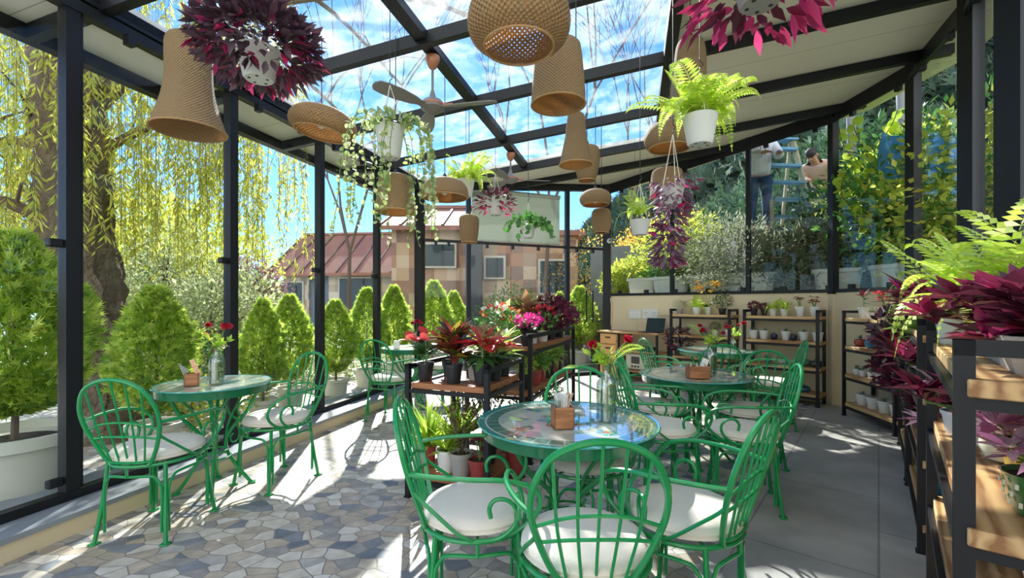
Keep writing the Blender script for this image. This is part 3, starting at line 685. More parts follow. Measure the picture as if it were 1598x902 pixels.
# ================================================================== TABLES
def tabletop_mat():
    m, t, b = newmat('mosaic_tabletop'); k = t.links.new
    tcn = t.nodes.new('ShaderNodeTexCoord'); sp = t.nodes.new('ShaderNodeSeparateXYZ'); k(tcn.outputs['Object'], sp.inputs[0])
    def mth(op, a, b_=None, c=None):
        n = t.nodes.new('ShaderNodeMath'); n.operation = op
        for i, v in enumerate((a, b_, c)):
            if v is None: continue
            if isinstance(v, (int, float)): n.inputs[i].default_value = v
            else: k(v, n.inputs[i])
        return n.outputs[0]
    x, y = sp.outputs[0], sp.outputs[1]
    r = mth('SQRT', mth('ADD', mth('MULTIPLY', x, x), mth('MULTIPLY', y, y))); r = mth('DIVIDE', r, .46)
    a = mth('ARCTAN2', y, x)
    def mixn(f, c1, c2):
        n = t.nodes.new('ShaderNodeMixRGB'); k(f, n.inputs[0])
        for i, v in ((1, c1), (2, c2)):
            if isinstance(v, tuple): n.inputs[i].default_value = rgb(v)
            else: k(v, n.inputs[i])
        return n.outputs[0]
    def vor(scale, cols, edge=.03):
        v = t.nodes.new('ShaderNodeTexVoronoi'); v.voronoi_dimensions = '2D'; v.inputs['Scale'].default_value = scale; k(tcn.outputs['Object'], v.inputs[0])
        e = t.nodes.new('ShaderNodeTexVoronoi'); e.voronoi_dimensions = '2D'; e.feature = 'DISTANCE_TO_EDGE'; e.inputs['Scale'].default_value = scale; k(tcn.outputs['Object'], e.inputs[0])
        s_ = t.nodes.new('ShaderNodeSeparateColor'); k(v.outputs['Color'], s_.inputs[0])
        cr_ = t.nodes.new('ShaderNodeValToRGB'); cr_.color_ramp.interpolation = 'CONSTANT'; el = cr_.color_ramp.elements
        while len(el) < len(cols): el.new(.5)
        for i, c in enumerate(cols): el[i].position = i/len(cols); el[i].color = rgb(c)
        k(s_.outputs[0], cr_.inputs[0]); return mixn(mth('GREATER_THAN', e.outputs[0], edge), (.55, .58, .52), cr_.outputs[0])
    field = vor(9, [(.42, .50, .42), (.55, .60, .52), (.34, .44, .38), (.62, .62, .54), (.28, .40, .34)], .025)
    centre = vor(26, [(.02, .22, .16), (.03, .32, .25), (.45, .42, .06), (.06, .40, .42), (.35, .12, .04), (.10, .30, .06)], .05)
    tang = mth('FRACT', mth('MULTIPLY', a, 36/(2*PI))); gt = mth('ABSOLUTE', mth('SUBTRACT', tang, .5)); ring = mixn(mth('GREATER_THAN', gt, .45), (.05, .19, .14), (.40, .50, .42))
    c = mixn(mth('LESS_THAN', mth('ADD', r, mth('MULTIPLY', mth('SINE', mth('MULTIPLY', a, 8)), .05)), .30), field, centre)
    inr = mth('MULTIPLY', mth('GREATER_THAN', r, .78), mth('LESS_THAN', r, .93)); c = mixn(inr, c, ring)
    c = mixn(mth('LESS_THAN', mth('ABSOLUTE', mth('SUBTRACT', r, .775)), .008), c, (.5, .6, .52)); c = mixn(mth('LESS_THAN', mth('ABSOLUTE', mth('SUBTRACT', r, .93)), .010), c, (.5, .62, .55))
    c = mixn(mth('GREATER_THAN', r, .94), c, (.03, .25, .22))
    # leafy motifs in the field
    wv = mth('MULTIPLY', mth('SINE', mth('MULTIPLY', a, 4)), mth('LESS_THAN', mth('ABSOLUTE', mth('SUBTRACT', r, .6)), .11)); c = mixn(mth('GREATER_THAN', wv, .86), c, centre)
    k(c, b.inputs['Base Color']); b.inputs['Roughness'].default_value = .35; b.inputs['Coat Weight'].default_value = 1; b.inputs['Coat Roughness'].default_value = .02; b.inputs['Coat IOR'].default_value = 1.6
    return m
TOPM = tabletop_mat(); TGL = mat('table_glass_edge', (.05, .38, .33), .06, 0, coat=1)
def table(X, Y, h, r, label, ph=.3):
    t = thing('garden_table', label, 'table', (X, Y, 0), ph, 'round green mosaic cafe tables')
    s = r/.46
    m = MB(); m.lathe([(.001, h-.012), (.452*s, h-.012), (.452*s, h-.004), (.001, h-.004)], n=64, capb=False, capt=False); o = m.build('tabletop', TOPM, t)
    m = MB(); m.lathe([(.425*s, h-.066), (.44*s, h-.066), (.445*s, h-.02), (.446*s, h-.012), (.425*s, h-.012)], n=64, capb=False, capt=False); m.build('rim_band', GREEND, t)
    m = MB(); m.lathe([(.451*s, h-.012), (.462*s, h-.0105), (.466*s, h-.006), (.462*s, h-.001), (.451*s, h-.003)], n=64, capb=False, capt=False); m.build('glass_edge', TGL, t)
    for kk in range(4):
        a = kk*PI/2+.4; c_, s_ = math.cos(a), math.sin(a)
        def q(rr, z, tw=0): return (rr*s*math.cos(a+tw), rr*s*math.sin(a+tw), z)
        m = MB()
        m.tube([q(.34, h-.066), q(.315, h*.84), q(.235, h*.68), q(.13, h*.55), q(.085, h*.44), q(.10, h*.33), q(.17, h*.19), q(.25, h*.06), q(.285, .008)], .0125, 8, smooth=5)
        m.tube([q(.30, h-.07, .5), q(.24, h*.86, .42), q(.15, h*.72, .22), q(.10, h*.58, .1), q(.085, h*.46)], .009, 6, smooth=5)
        m.tube([q(.16, h*.60), q(.19, h*.52), q(.18, h*.44), q(.135, h*.42), q(.12, h*.47), q(.14, h*.5)], .0075, 6, smooth=5)
        m.box(q(.29, .006), (.05, .05, .012), rz=a, bev=.003)
        m.build('leg', GREEN, t)
    m = MB(); 
    for rr, z in ((.10, h*.36), (.125, h*.30)): m.tube([(rr*s*math.cos(a), rr*s*math.sin(a), z) for a in np.linspace(0, 2*PI, 21)[:-1]], .007, 6, closed=True)
    m.build('leg_ring', GREEN, t)
    return t
table(*T1, .74, .465, 'large round green mosaic table at the front with napkin box and tulip bottle', .2)
table(*T2, .74, .465, 'round green table in the middle holding a copper coloured box', .9)
table(*T3, .74, .465, 'round green table furthest back on the right, mostly behind roses', .4)
table(*T4, .775, .37, 'small round green table by the left window with orange card holder', .1)
table(*T5, .785, .37, 'small round green table far back by the left window', .5)
# ================================================================== TABLE SETTINGS
VGL = glassmat('vase_glass', (.86, .91, .90), .17); WATER = glassmat('water', (.90, .95, .91), .05)
RED = leafmat('red_petal', [(.42, .004, .03), (.62, .01, .05), (.3, .002, .02)], .5, .3)
FERNL = leafmat('fern_lime', [(.48, .62, .05), (.64, .74, .09), (.36, .54, .05), (.78, .82, .30)], .5, .5)
FERNG = leafmat('fern_green', [(.16, .34, .05), (.26, .46, .07), (.38, .54, .10)], .5, .45)
LIME = leafmat('lime_leaf', [(.40, .60, .05), (.55, .68, .08), (.26, .46, .05)], .4, .45)
GRN = leafmat('green_leaf', [(.05, .17, .035), (.09, .26, .05), (.15, .34, .06)], .42, .35)
YEL = leafmat('yellow_petal', [(.80, .50, .03), (.85, .62, .10), (.78, .38, .03)], .5, .4)
def fern_into(lb, c, n, Lf, spread=1.0, pin=.16, k=20, mi=0, a0=None, a1=None, rise=.75, droop=1.0):
    for i in range(n):
        a = (RNG.uniform(0, 2*PI) if a0 is None else RNG.uniform(a0, a1)); l = Lf*RNG.uniform(.6, 1.1); up = rise*RNG.uniform(.7, 1.7); out = spread*RNG.uniform(.35, .85)
        t = np.linspace(.04, 1, k); hx = np.sin(t*1.4)*out*l; hz = (up*t - droop*.85*t**2.4*RNG.uniform(.5, 1.2))*l
        bend = RNG.normal()*.18; ca, sa = np.cos(a+bend*t), np.sin(a+bend*t)
        P = np.stack([c[0]+hx*ca, c[1]+hx*sa, c[2]+hz], 1); T = np.gradient(P, axis=0); T = nrm(T)
        side = np.stack([-np.sin(a+bend*t), np.cos(a+bend*t), np.zeros(k)], 1); N = nrm(np.cross(side, T)); N[N[:, 2] < 0] *= -1
        w_ = pin*l*np.sin(np.clip((1.02-t)*1.9, 0, PI/2))*np.where(t < .12, .5, 1)
        for sg in (-1, 1):
            D = nrm(side*sg+T*.35); lb.put(T_QUAD, P, D, N, w_, np.maximum(.006, l/k*.95), mi)
        lb.put(T_QUAD, P[:-1], T[:-1], N[:-1], np.linalg.norm(np.diff(P, axis=0), axis=1)*1.1, .004, mi)
def rose(lb, c, r=.022, mi=0, d=(0, 0, 1)):
    c = np.array(c); n = 22; D = nrm(rdir(n)*.9+np.array(d)); lb.put(T_ROUND, np.tile(c-np.array(d)*r*.3, (n, 1)), D, nrm(-rdir(n)+D), r*RNG.uniform(1.0, 1.5, n), r*1.3, mi)
def bottle(X, Y, z, label, stems, sc=1.0, r=.034, h=.17):
    t = thing('flower_bottle', label, 'vase', (X, Y, z), 0, 'glass bottle vases on the tables')
    m = MB(); pr = [(r*.9, 0), (r, .006), (r, h*.62), (r*.93, h*.72), (r*.6, h*.8), (r*.42, h*.85), (r*.40, h*.94), (r*.48, h), (r*.42, h+.001), (r*.36, h*.94), (r*.38, h*.85), (r*.85, h*.71), (r*.93, h*.62), (r*.93, .008), (.001, .008)]
    n = 32; o = len(m.v); m.lathe(pr, n=n, capt=False)
    # ribs
    for i, v in enumerate(m.v):
        kk = i % n
        if .01 < v[2] < h*.72 and kk % 2: m.v[i] = (v[0]*.95, v[1]*.95, v[2])
    m.build('bottle', VGL, t)
    m = MB(); m.lathe([(.001, .01), (r*.86, .01), (r*.86, h*.55), (.001, h*.55)], n=20, capb=False, capt=False); m.build('water', WATER, t)
    lb = LB(); m = MB(); top = Vector((0, 0, h*.95))
    for (dx, dy, dz, kind) in stems:
        tip = Vector((dx, dy, h+dz)); m.tube([(RNG.normal()*.008, RNG.normal()*.008, .02), top, top*.5+tip*.5+Vector((0, 0, .02)), tip], .0022, 5, smooth=4)
        if kind in ('rose', 'bud'):
            l2 = LB(); rose(l2, tip, (.026 if kind == 'rose' else .017)*sc, 0); l2.build('bloom', RED, t)
        elif kind == 'fern':
            P = np.array([top*(1-q)+tip*q+Vector((0, 0, .05*math.sin(q*PI))) for q in np.linspace(.1, 1, 26)]); T = nrm(np.gradient(P, axis=0)); side = nrm(np.cross(T, [0.2, .9, .3]))
            w_ = .026*np.sin(np.linspace(.3, PI-.15, 26))
            for sg in (-1, 1): lb.put(T_QUAD, P, nrm(side*sg+T*.4), np.cross(side, T), w_, .0055, 1)
        elif kind == 'leaf':
            q = tip-top; lb.put(T_LEAF, [tuple(tip)], [tuple(q)], [(0, -.4, 1)], .09, .035, 1)
        elif kind == 'sprig':
            for q in np.linspace(.3, 1, 7):
                p = top*(1-q)+tip*q; lb.put(T_LEAF, np.tile(np.array(p), (2, 1)), rdir(2)+np.array([0, 0, .6]), rdir(2), .045, .022, 1)
        elif kind == 'yellow': rose(lb, tip, .02, 2)
    for kk in range(8): lb.put(T_LEAF, [(RNG.normal()*.01, RNG.normal()*.01, h*RNG.uniform(.3, .9))], rdir(1), rdir(1), .035, .015, 1)
    m.build('stems', STEMG, t); lb.build('leaves', [RED, LIME, YEL], t)
    return t
bottle(.495, 2.36, .74, 'ribbed glass bottle with two red roses and fern on the front table', [(-.07, 0, .11, 'rose'), (.11, -.02, .14, 'rose'), (.20, .02, .09, 'fern'), (-.10, 0, .06, 'sprig'), (-.15, -.03, -.0, 'leaf'), (-.06, 0, .12, 'sprig'), (.02, 0, .07, 'sprig'), (-.03, .02, .05, 'sprig')], 1.0, .055, .285)
bottle(1.68, 3.83, .74, 'ribbed glass bottle with dark red roses on the middle table', [(-.06, 0, .12, 'rose'), (-.075, .03, .16, 'bud'), (.11, 0, .10, 'bud'), (-.2, 0, .17, 'fern'), (.02, 0, .10, 'sprig'), (.06, 0, .06, 'sprig'), (.05, -.02, .03, 'leaf'), (-.03, 0, .05, 'sprig'), (.15, .02, .15, 'bud')], 1.1, .052, .26)
bottle(-2.13, 3.26, .775, 'glass bottle with a big red bloom on the left window table', [(.07, 0, .16, 'rose'), (-.06, 0, .17, 'bud'), (-.08, 0, .02, 'leaf'), (-.05, 0, .06, 'leaf'), (.03, 0, .07, 'sprig'), (.08, .02, .06, 'sprig'), (-.04, .02, .1, 'sprig')], 1.3, .050, .25)
bottle(-1.22, 5.72, .785, 'small glass bottle with red blooms on the far window table', [(.02, 0, .16, 'rose'), (-.04, 0, .14, 'bud'), (-.12, 0, .12, 'fern'), (.07, 0, .14, 'bud'), (.1, 0, .1, 'leaf')], 1.4, .04, .18)
bottle(2.83, 5.78, .74, 'small glass bottle with red blooms on the furthest table', [(-.05, 0, .15, 'bud'), (.07, 0, .17, 'bud'), (.14, .0, .19, 'rose'), (.02, 0, .1, 'sprig'), (.1, 0, .1, 'sprig')], 1.2, .038, .17)
def boxh(X, Y, z, w_, d_, h_, label, m_=OAKB, rz=0.0, sticks=True, glasses=False, card=False):
    t = thing('cutlery_box', label, 'box', (X, Y, z), rz)
    m = MB(); q = .006
    m.box((0, 0, q/2), (w_, d_, q)); m.box((0, -d_/2+q/2, h_/2), (w_, q, h_)); m.box((0, d_/2-q/2, h_/2), (w_, q, h_)); m.box((-w_/2+q/2, 0, h_/2), (q, d_, h_)); m.box((w_/2-q/2, 0, h_/2), (q, d_, h_))
    m.build('wooden_box', m_, t, smooth=False)
    return t
bx1 = boxh(.25, 2.24, .74, .098, .098, .105, 'square wooden box of napkins and sugar sticks on the front table', rz=.12)
m = MB()
for i in range(6): m.box((-.026+i*.008, .01, .11), (.004, .065, .10), M=Matrix.Rotation(.05*i-.15, 3, 'Y'))
m.build('napkins', PAPER, bx1, smooth=False)
m = MB()
for i in range(16): 
    a = random.uniform(.1, .6); m.box((.018+random.uniform(-.01, .012), random.uniform(-.025, .025), .1), (.006, .003, .14), M=Matrix.Rotation(a, 3, 'Y') @ Matrix.Rotation(random.uniform(-.3, .3), 3, 'X'))
m.build('sugar_sticks', mat('kraft_sticks', (.50, .38, .30), .8, var=.5, vs=60), bx1, smooth=False)
m = MB(); m.lathe([(.001, .0), (.02, .001), (.03, .02), (.03, .05), (.027, .052), (.027, .02), (.001, .006)], c=(-.03, 0, .085), n=20, capb=False, capt=False); m.build('small_glass', VGL, bx1)
bx2 = boxh(1.53, 3.72, .74, .17, .10, .10, 'copper coloured box of small jars on the middle table', rz=-.05)
for i in range(3):
    m = MB(); x = -.055+i*.05; m.lathe([(.001, .02), (.02, .02), (.022, .03), (.022, .10), (.015, .115), (.015, .125), (.001, .125)], c=(x, 0, 0), n=16, capb=False, capt=False); m.build('jar', VGL, bx2)
m = MB(); m.box((.05, 0, .115), (.05, .02, .09), M=Matrix.Rotation(.4, 3, 'Y')); m.build('paper_sachets', PAPER, bx2, smooth=False)
bx4 = boxh(-2.26, 3.19, .775, .085, .085, .085, 'wooden cutlery box with orange patterned card on the left window table', rz=.5)
m = MB()
for i in range(5): m.tube([(-.03+i*.008, 0, .02), (-.075+i*.012, .0, .16-.01*i)], .0035, 5)
m.build('cutlery', CHROME, bx4)
m = MB(); m.box((.02, .0, .12), (.03, .006, .13), M=Matrix.Rotation(-.35, 3, 'Y')); m.build('patterned_card', brick_mat('orange_card', (.75, .22, .06), (.85, .55, .3), (.8, .7, .6), .012, .01, .001, axis=(PI/2, 0, 0)), bx4, smooth=False)
tag(MB().box((-1.45, 5.68, .785+.05), (.07, .05, .10), bev=.004).build('table_card_block', PAPER), 'white card block on the far window table', 'card')
tag(MB().box((2.53, 5.7, .74+.035), (.09, .05, .07), bev=.004).build('menu_box', BLACKP), 'small black box on the furthest table', 'box')
# ================================================================== DESK WITH LAPTOP AND RADIO
dd = (Wr[1]-Wr[0]).normalized(); dn = Vector((.734, .68, 0)); drz = math.atan2(dd.y, dd.x)
dp = Vector((1.52, 8.28, 0))+dd*.0
desk = thing('desk', 'wooden desk with drawers and black legs against the cream wall', 'desk', (1.60, 8.30, 0), drz)
# local: x along the wall, +y to the wall
m = MB(); m.box((.58, .2, .845), (1.22, .44, .03), bev=.004); m.build('desk_top', PINE, desk, smooth=False)
for x, y in ((1.16, .0), (1.16, .38), (.42, .0), (.42, .38), (.0, .0), (.0, .38)):
    m = MB(); m.box((x, y, .415), (.03, .03, .83)); m.build('leg', BLACK, desk, smooth=False)
dr = MB(); dr.box((.2, .2, .42), (.38, .38, .78)); dro = dr.build('drawer_case', PINE, desk, smooth=False)
for i in range(4):
    m = MB(); m.box((.2, .0, .72-i*.19), (.34, .02, .17), bev=.004); dw = m.build('drawer', mat('drawer_front', (.68, .36, .14), .5, var=.1), desk, smooth=False)
    m = MB(); m.box((.2, -.016, .745-i*.19), (.1, .014, .02)); m.build('drawer_slot', BLACKP, dw, smooth=False)
for z in (.52, .18):
    m = MB(); m.box((.79, .2, z), (.72, .36, .025)); m.build('shelf', PINE, desk, smooth=False)
def on_desk(x, y, z): return Matrix.Rotation(drz, 3, 'Z') @ Vector((x, y, 0))+Vector((1.60, 8.30, z))
lt = thing('laptop', 'open black laptop on the wooden desk', 'laptop', on_desk(.98, .18, .862), drz)
m = MB(); m.box((0, -.06, .008), (.34, .23, .014), bev=.003); m.build('keyboard_base', BLACKP, lt)
m = MB(); m.box((0, .095, .125), (.34, .01, .235), M=Matrix.Rotation(-.25, 3, 'X')); m.build('screen', mat('dark_screen', (.012, .03, .042), .2), lt, smooth=False)
rd = thing('retro_radio', 'cream retro radio on the shelf under the desk', 'radio', on_desk(.72, .16, .196), drz)
m = MB(); m.box((0, 0, .15), (.42, .2, .28), bev=.03); m.build('radio_body', mat('radio_cream', (.55, .52, .42), .5), rd)
m = MB(); m.box((0, -.103, .18), (.16, .01, .12), bev=.01); m.build('dial_window', mat('radio_dark', (.05, .045, .04), .3), rd)
for x in (-.06, .0, .06):
    m = MB(); m.box((x, -.108, .07), (.03, .02, .03), bev=.008); m.build('knob', BLACKP, rd)
tag(MB().box(tuple(on_desk(.80, .2, .57)), (.36, .2, .06), rz=drz, bev=.008).build('file_tray', BLACKP), 'dark flat tray on the middle shelf of the desk', 'tray')
wb = on_desk(.62, .0, 0)
def on_wall(x, z, o=-.008): p = Wr[0]+dd*x; return (p.x+dn.x*o, p.y+dn.y*o, z)
m = MB(); sb = thing('socket_plate', 'white double switch plate on the cream wall above the desk', 'socket', on_wall(.62, 1.16), drz)
m.box((0, 0, 0), (.26, .016, .17), bev=.004); m.build('plate', WHITEP, sb)
for x in (-.07, 0, .07):
    m = MB(); m.box((x, -.010, .02), (.03, .008, .05), bev=.002); m.build('switch', PAPER, sb)
sb = thing('socket_plate', 'white socket plate right of the switch plate on the cream wall', 'socket', on_wall(.93, 1.17), drz)
m = MB(); m.box((0, 0, 0), (.30, .016, .18), bev=.004); m.build('plate', WHITEP, sb)
m = MB()
for x in (-.08, .08):
    for a in ((-.02, .02), (.02, .02), (0, -.02)): m.box((x+a[0], -.009, a[1]), (.012, .004, .012))
m.build('socket_holes', BLACKP, sb, smooth=False)
for pth, r_, lb_ in (([on_wall(.10, 1.46, -.02), on_wall(.12, 1.3, -.02), on_wall(.11, .95, -.02)], .012, 'cream cable conduit dropping beside the back corner post'),
        ([on_wall(1.14, 1.15, -.02), on_wall(2.0, 1.14, -.02), on_wall(3.3, 1.13, -.02)], .007, 'cream cable conduit running level from the socket plates'),
        ([on_wall(.66, 1.06, -.02), on_wall(.66, .87, -.02)], .009, 'short cream conduit dropping from the switch plate')):
    tag(MB().tube(pth, r_, 6).build('cable_conduit', BEIGE), lb_, 'conduit')
cc = thing('security_camera', 'small white security camera on the back corner post', 'camera', (C0.x+.02, C0.y-.12, 2.55))
m = MB(); m.ball((.0, 0, 0), .05, 12); m.build('camera_head', WHITEP, cc); m = MB(); m.lathe([(.001, -.03), (.018, -.03), (.018, 0)], n=10); o = m.build('camera_lens', BLACKP, cc); o.location = (0, -.045, 0); o.rotation_euler.x = -PI/2
m = MB(); m.tube([(0, .01, .03), (0, .06, .06)], .012, 6); m.build('bracket', WHITEP, cc)
# ================================================================== LAMPS
def roof_at(X, Y): return zr_w(X, Y)+.004
def lamp(X, Y, prof, zb, label, m_=WICK, open_bottom=True, tilt=(0, 0)):
    """prof: (radius, height) from bottom rim to the top, z relative to zb"""
    t = thing('wicker_pendant', label, 'lamp', (X, Y, zb), 0, 'woven cane pendant lamps')
    P = catmull([Vector((r, z, 0)) for r, z in prof], 5); pr = [(max(.001, p.x), p.y) for p in P]
    m = MB(); o = m; m.lathe(pr, n=40, uv=True, capb=False, capt=False); sh = m.build('shade', m_, t)
    sh.rotation_euler = (tilt[0], tilt[1], 0)
    md = sh.modifiers.new('thickness', 'SOLIDIFY'); md.thickness = .006; md.offset = -1
    m = MB(); r0 = prof[0][0]; m.tube([(r0*math.cos(a), r0*math.sin(a), prof[0][1]) for a in np.linspace(0, 2*PI, 37)[:-1]], .006, 6, closed=True); o = m.build('rim_band', mat('cane', (.55, .33, .15), .6, trans=.15), t); o.rotation_euler = (tilt[0], tilt[1], 0)
    zt = prof[-1][1]; m = MB(); m.lathe([(.02, zt-.005), (.02, zt+.02), (.008, zt+.045)], n=12); m.build('cord_cap', BLACKP, t)
    m = MB(); m.tube([(0, 0, zt+.04), (0, 0, roof_at(X, Y)-zb)], .004, 6); m.build('cord', BLACKP, t)
    m = MB(); m.lathe([(.018, zt-.10), (.02, zt-.06), (.014, zt)], n=12); m.ball((0, 0, zt-.13), .032, 12); m.build('bulb', mat('bulb_frost', (.8, .78, .7), .3), t)
    return t
DOME = lambda r, h: [(r*.80, .0), (r*.93, h*.12), (r, h*.34), (r*.93, h*.62), (r*.70, h*.86), (r*.35, h*.98), (.02, h)]
BARREL = lambda r, h: [(r*.72, 0), (r*.92, h*.2), (r, h*.5), (r*.95, h*.8), (r*.72, h*.97), (.02, h)]
lamp(-2.13, 2.98, [(.215, 0), (.195, .06), (.155, .2), (.135, .34), (.135, .5), (.13, .58), (.095, .62), (.02, .63)], 2.49, 'tall flared cane lamp hanging at the upper left by the purple basket')
lamp(-1.50, 3.56, DOME(.255, .20), 2.69, 'flat cane lamp hanging left of the ceiling fan', WICKO, tilt=(0, .16))
lamp(.034, 2.2, [(.17, .0), (.235, .05), (.25, .13), (.22, .22), (.14, .29), (.02, .31)], 2.60, 'open weave round lamp at the top centre, cut off by the photo edge', WICKO)
lamp(.284, 2.77, [(.165, 0), (.163, .08), (.152, .22), (.14, .33), (.125, .365), (.06, .38), (.02, .382)], 2.57, 'drum shaped cane lamp below the top centre')
lamp(.46, 3.25, [(.118, 0), (.10, .09), (.078, .2), (.066, .31), (.055, .36), (.02, .375)], 2.35, 'narrow cone shaped cane lamp right of centre')
lamp(.76, 4.58, [(.085, 0), (.12, .12), (.13, .25), (.11, .33), (.02, .36)], 2.6, 'small barrel cane lamp partly behind the cone shaped lamp')
lamp(.97, 5.25, DOME(.185, .18), 2.50, 'shallow domed cane lamp in front of the back corner post')
lamp(1.08, 5.46, BARREL(.12, .29), 2.21, 'small lantern shaped cane lamp below the shallow dome by the corner')
lamp(-.64, 4.3, [(.215, .02), (.225, .05), (.21, .12), (.15, .18), (.02, .205)], 2.34, 'round topped cane lamp left of the middle fern')
lamp(-.94, 3.65, [(.165, 0), (.155, .08), (.14, .2), (.12, .285), (.02, .30)], 2.09, 'drum shaped cane lamp beneath the trailing ivy basket')
lamp(-.475, 5.0, [(.085, 0), (.10, .08), (.11, .2), (.105, .27), (.07, .30), (.02, .31)], 2.03, 'small barrel cane lamp in front of the back glass wall')
lamp(1.40, 3.55, [(.12, 0), (.12, .15), (.118, .35), (.10, .46), (.06, .5), (.02, .51)], 2.93, 'tall rounded cane lamp behind the lime fern basket')
lamp(1.43, 4.1, DOME(.225, .24), 2.76, 'domed cane lamp below and left of the lime fern basket')
lamp(1.56, 4.55, [(.165, 0), (.16, .12), (.15, .24), (.12, .28), (.02, .29)], 2.42, 'drum shaped cane lamp behind the trailing purple basket')
# ================================================================== FANS
FANM = mat('fan_grey', (.22, .205, .20), .4); FANC = mat('fan_copper', (.55, .22, .13), .3, .3)
def fan(X, Y, drop, L_, label, ph):
    z = zr_w(X, Y)-.08; t = thing('ceiling_fan', label, 'fan', (X, Y, z), ph, 'ceiling fans on the middle roof beam')
    m = MB(); m.lathe([(.012, -.11), (.035, -.09), (.06, -.03), (.062, .0)], n=20); m.build('canopy', FANC, t)
    m = MB(); m.tube([(0, 0, -.08), (0, 0, -drop+.09)], .011, 8); m.lathe([(.05, -drop+.04), (.03, -drop+.075), (.012, -drop+.14)], n=16); m.build('down_rod', FANM, t)
    m = MB(); m.lathe([(.001, -drop-.055), (.06, -drop-.05), (.1, -drop-.02), (.105, -drop+.015), (.08, -drop+.045), (.02, -drop+.055)], n=28, capb=False); m.build('motor', FANM, t)
    m = MB(); m.lathe([(.104, -drop-.002), (.1075, -drop+.006), (.104, -drop+.016)], n=28, capb=False, capt=False); m.build('copper_ring', FANC, t)
    for k in range(3):
        a = k*2*PI/3; m = MB(); M = Matrix.Rotation(a, 3, 'Z')
        prof = [(.09, .035), (.14, .03), (.2, .05), (.35, .068), (.5*L_/.6, .066), (.57*L_/.6, .055), (.6*L_/.6, .02)]; vs = []
        for zz in (-.004, .004):
            for x, w_ in prof:
                for s in (-1, 1): vs.append(M @ Vector((x, s*w_, -drop+zz+s*w_*.25-.01)))
        n = len(prof); fs = []
        for i in range(n-1):
            a0 = 2*i; fs += [(a0, a0+1, a0+3, a0+2), (2*n+a0, 2*n+a0+2, 2*n+a0+3, 2*n+a0+1), (a0, a0+2, 2*n+a0+2, 2*n+a0), (a0+1, 2*n+a0+1, 2*n+a0+3, a0+3)]
        fs += [(0, 2*n, 2*n+1, 1), (2*n-2, 2*n-1, 4*n-1, 4*n-2)]; m.add(vs, fs); b = m.build('blade', FANM, t)
        m = MB(); m.box(tuple(M @ Vector((.14, 0, -drop-.002))), (.09, .05, .012), rz=a, bev=.004); m.build('blade_bracket', FANC, b)
    return t
fan(-.675, 3.84, .42, .56, 'grey ceiling fan with copper trim at upper centre', math.radians(-12))
fan(-.02, 6.3, .36, .56, 'grey and copper ceiling fan further back under the roof glass', math.radians(5))
# ================================================================== PLANTS
def lm(n, *c, **k): return leafmat(n, list(c), **k)
BURG = lm('burgundy_leaf', (.075, .015, .03), (.13, .02, .045), (.20, .03, .06), (.07, .02, .035), (.42, .03, .10), rough=.35, trans=.3, pos=[0, .35, .6, .85, 1])
PURPD = lm('dark_purple_leaf', (.085, .05, .07), (.115, .06, .08), (.06, .035, .05), (.14, .05, .08), rough=.35, trans=.18)
MAG = lm('magenta_leaf', (.50, .015, .10), (.66, .04, .20), (.32, .01, .07), (.16, .015, .05), rough=.4, trans=.4)
PINKV = lm('striped_pink_leaf', (.50, .22, .36), (.62, .46, .52), (.35, .10, .24), (.60, .30, .46), rough=.4, trans=.35)
CROT = lm('croton_leaf', (.10, .035, .02), (.30, .04, .03), (.06, .09, .02), (.08, .03, .02), (.66, .50, .04), rough=.3, trans=.35)
REDB = lm('red_bract', (.60, .02, .04), (.70, .08, .07), (.45, .01, .03), rough=.45, trans=.4)
BRONZ = lm('bronze_leaf', (.28, .13, .05), (.40, .22, .10), (.20, .16, .05), (.45, .32, .18), rough=.4, trans=.35)
MIXG = lm('lime_edged_leaf', (.26, .42, .06), (.50, .60, .14), (.14, .32, .05), (.65, .70, .30), rough=.4, trans=.4)
DGRN = lm('deep_green_leaf', (.02, .07, .018), (.04, .12, .03), (.07, .17, .04), rough=.35, trans=.3)
GREYG = lm('grey_green_leaf', (.20, .24, .15), (.32, .35, .22), (.13, .17, .09), (.45, .46, .34), rough=.6, trans=.35)
MAGF = lm('magenta_flower', (.65, .01, .22), (.80, .06, .36), (.50, .01, .16), rough=.5, trans=.4)
WHF = lm('white_flower', (.80, .78, .72), (.85, .83, .80), rough=.6, trans=.4)
ORF = lm('orange_flower', (.75, .15, .03), (.65, .05, .03), (.8, .35, .08), rough=.5, trans=.35)
LILAC = lm('lilac_leaf', (.45, .33, .50), (.32, .2, .38), (.60, .52, .60), rough=.5, trans=.3)
SUCC = lm('succulent_leaf', (.10, .20, .11), (.16, .28, .16), (.22, .32, .22), rough=.5, trans=.15)
def rosette(lb, c, n, L_, W, up=.6, spread=1, mi=0, T=T_LEAF, h=0):
    a = RNG.uniform(0, 2*PI, n); e = RNG.uniform(up-.5, up+.5, n); D = np.stack([np.cos(a)*np.cos(e), np.sin(a)*np.cos(e), np.sin(e)], 1)
    N = np.stack([-np.cos(a)*np.sin(e), -np.sin(a)*np.sin(e), np.cos(e)], 1)+RNG.normal(size=(n, 3))*.25
    P = np.tile(np.array(c, float), (n, 1)); P[:, 2] += RNG.uniform(0, 1, n)*h; P += D*.01
    lb.put(T, P, D, N, L_*RNG.uniform(.65, 1.1, n), W*RNG.uniform(.75, 1.1, n), mi)
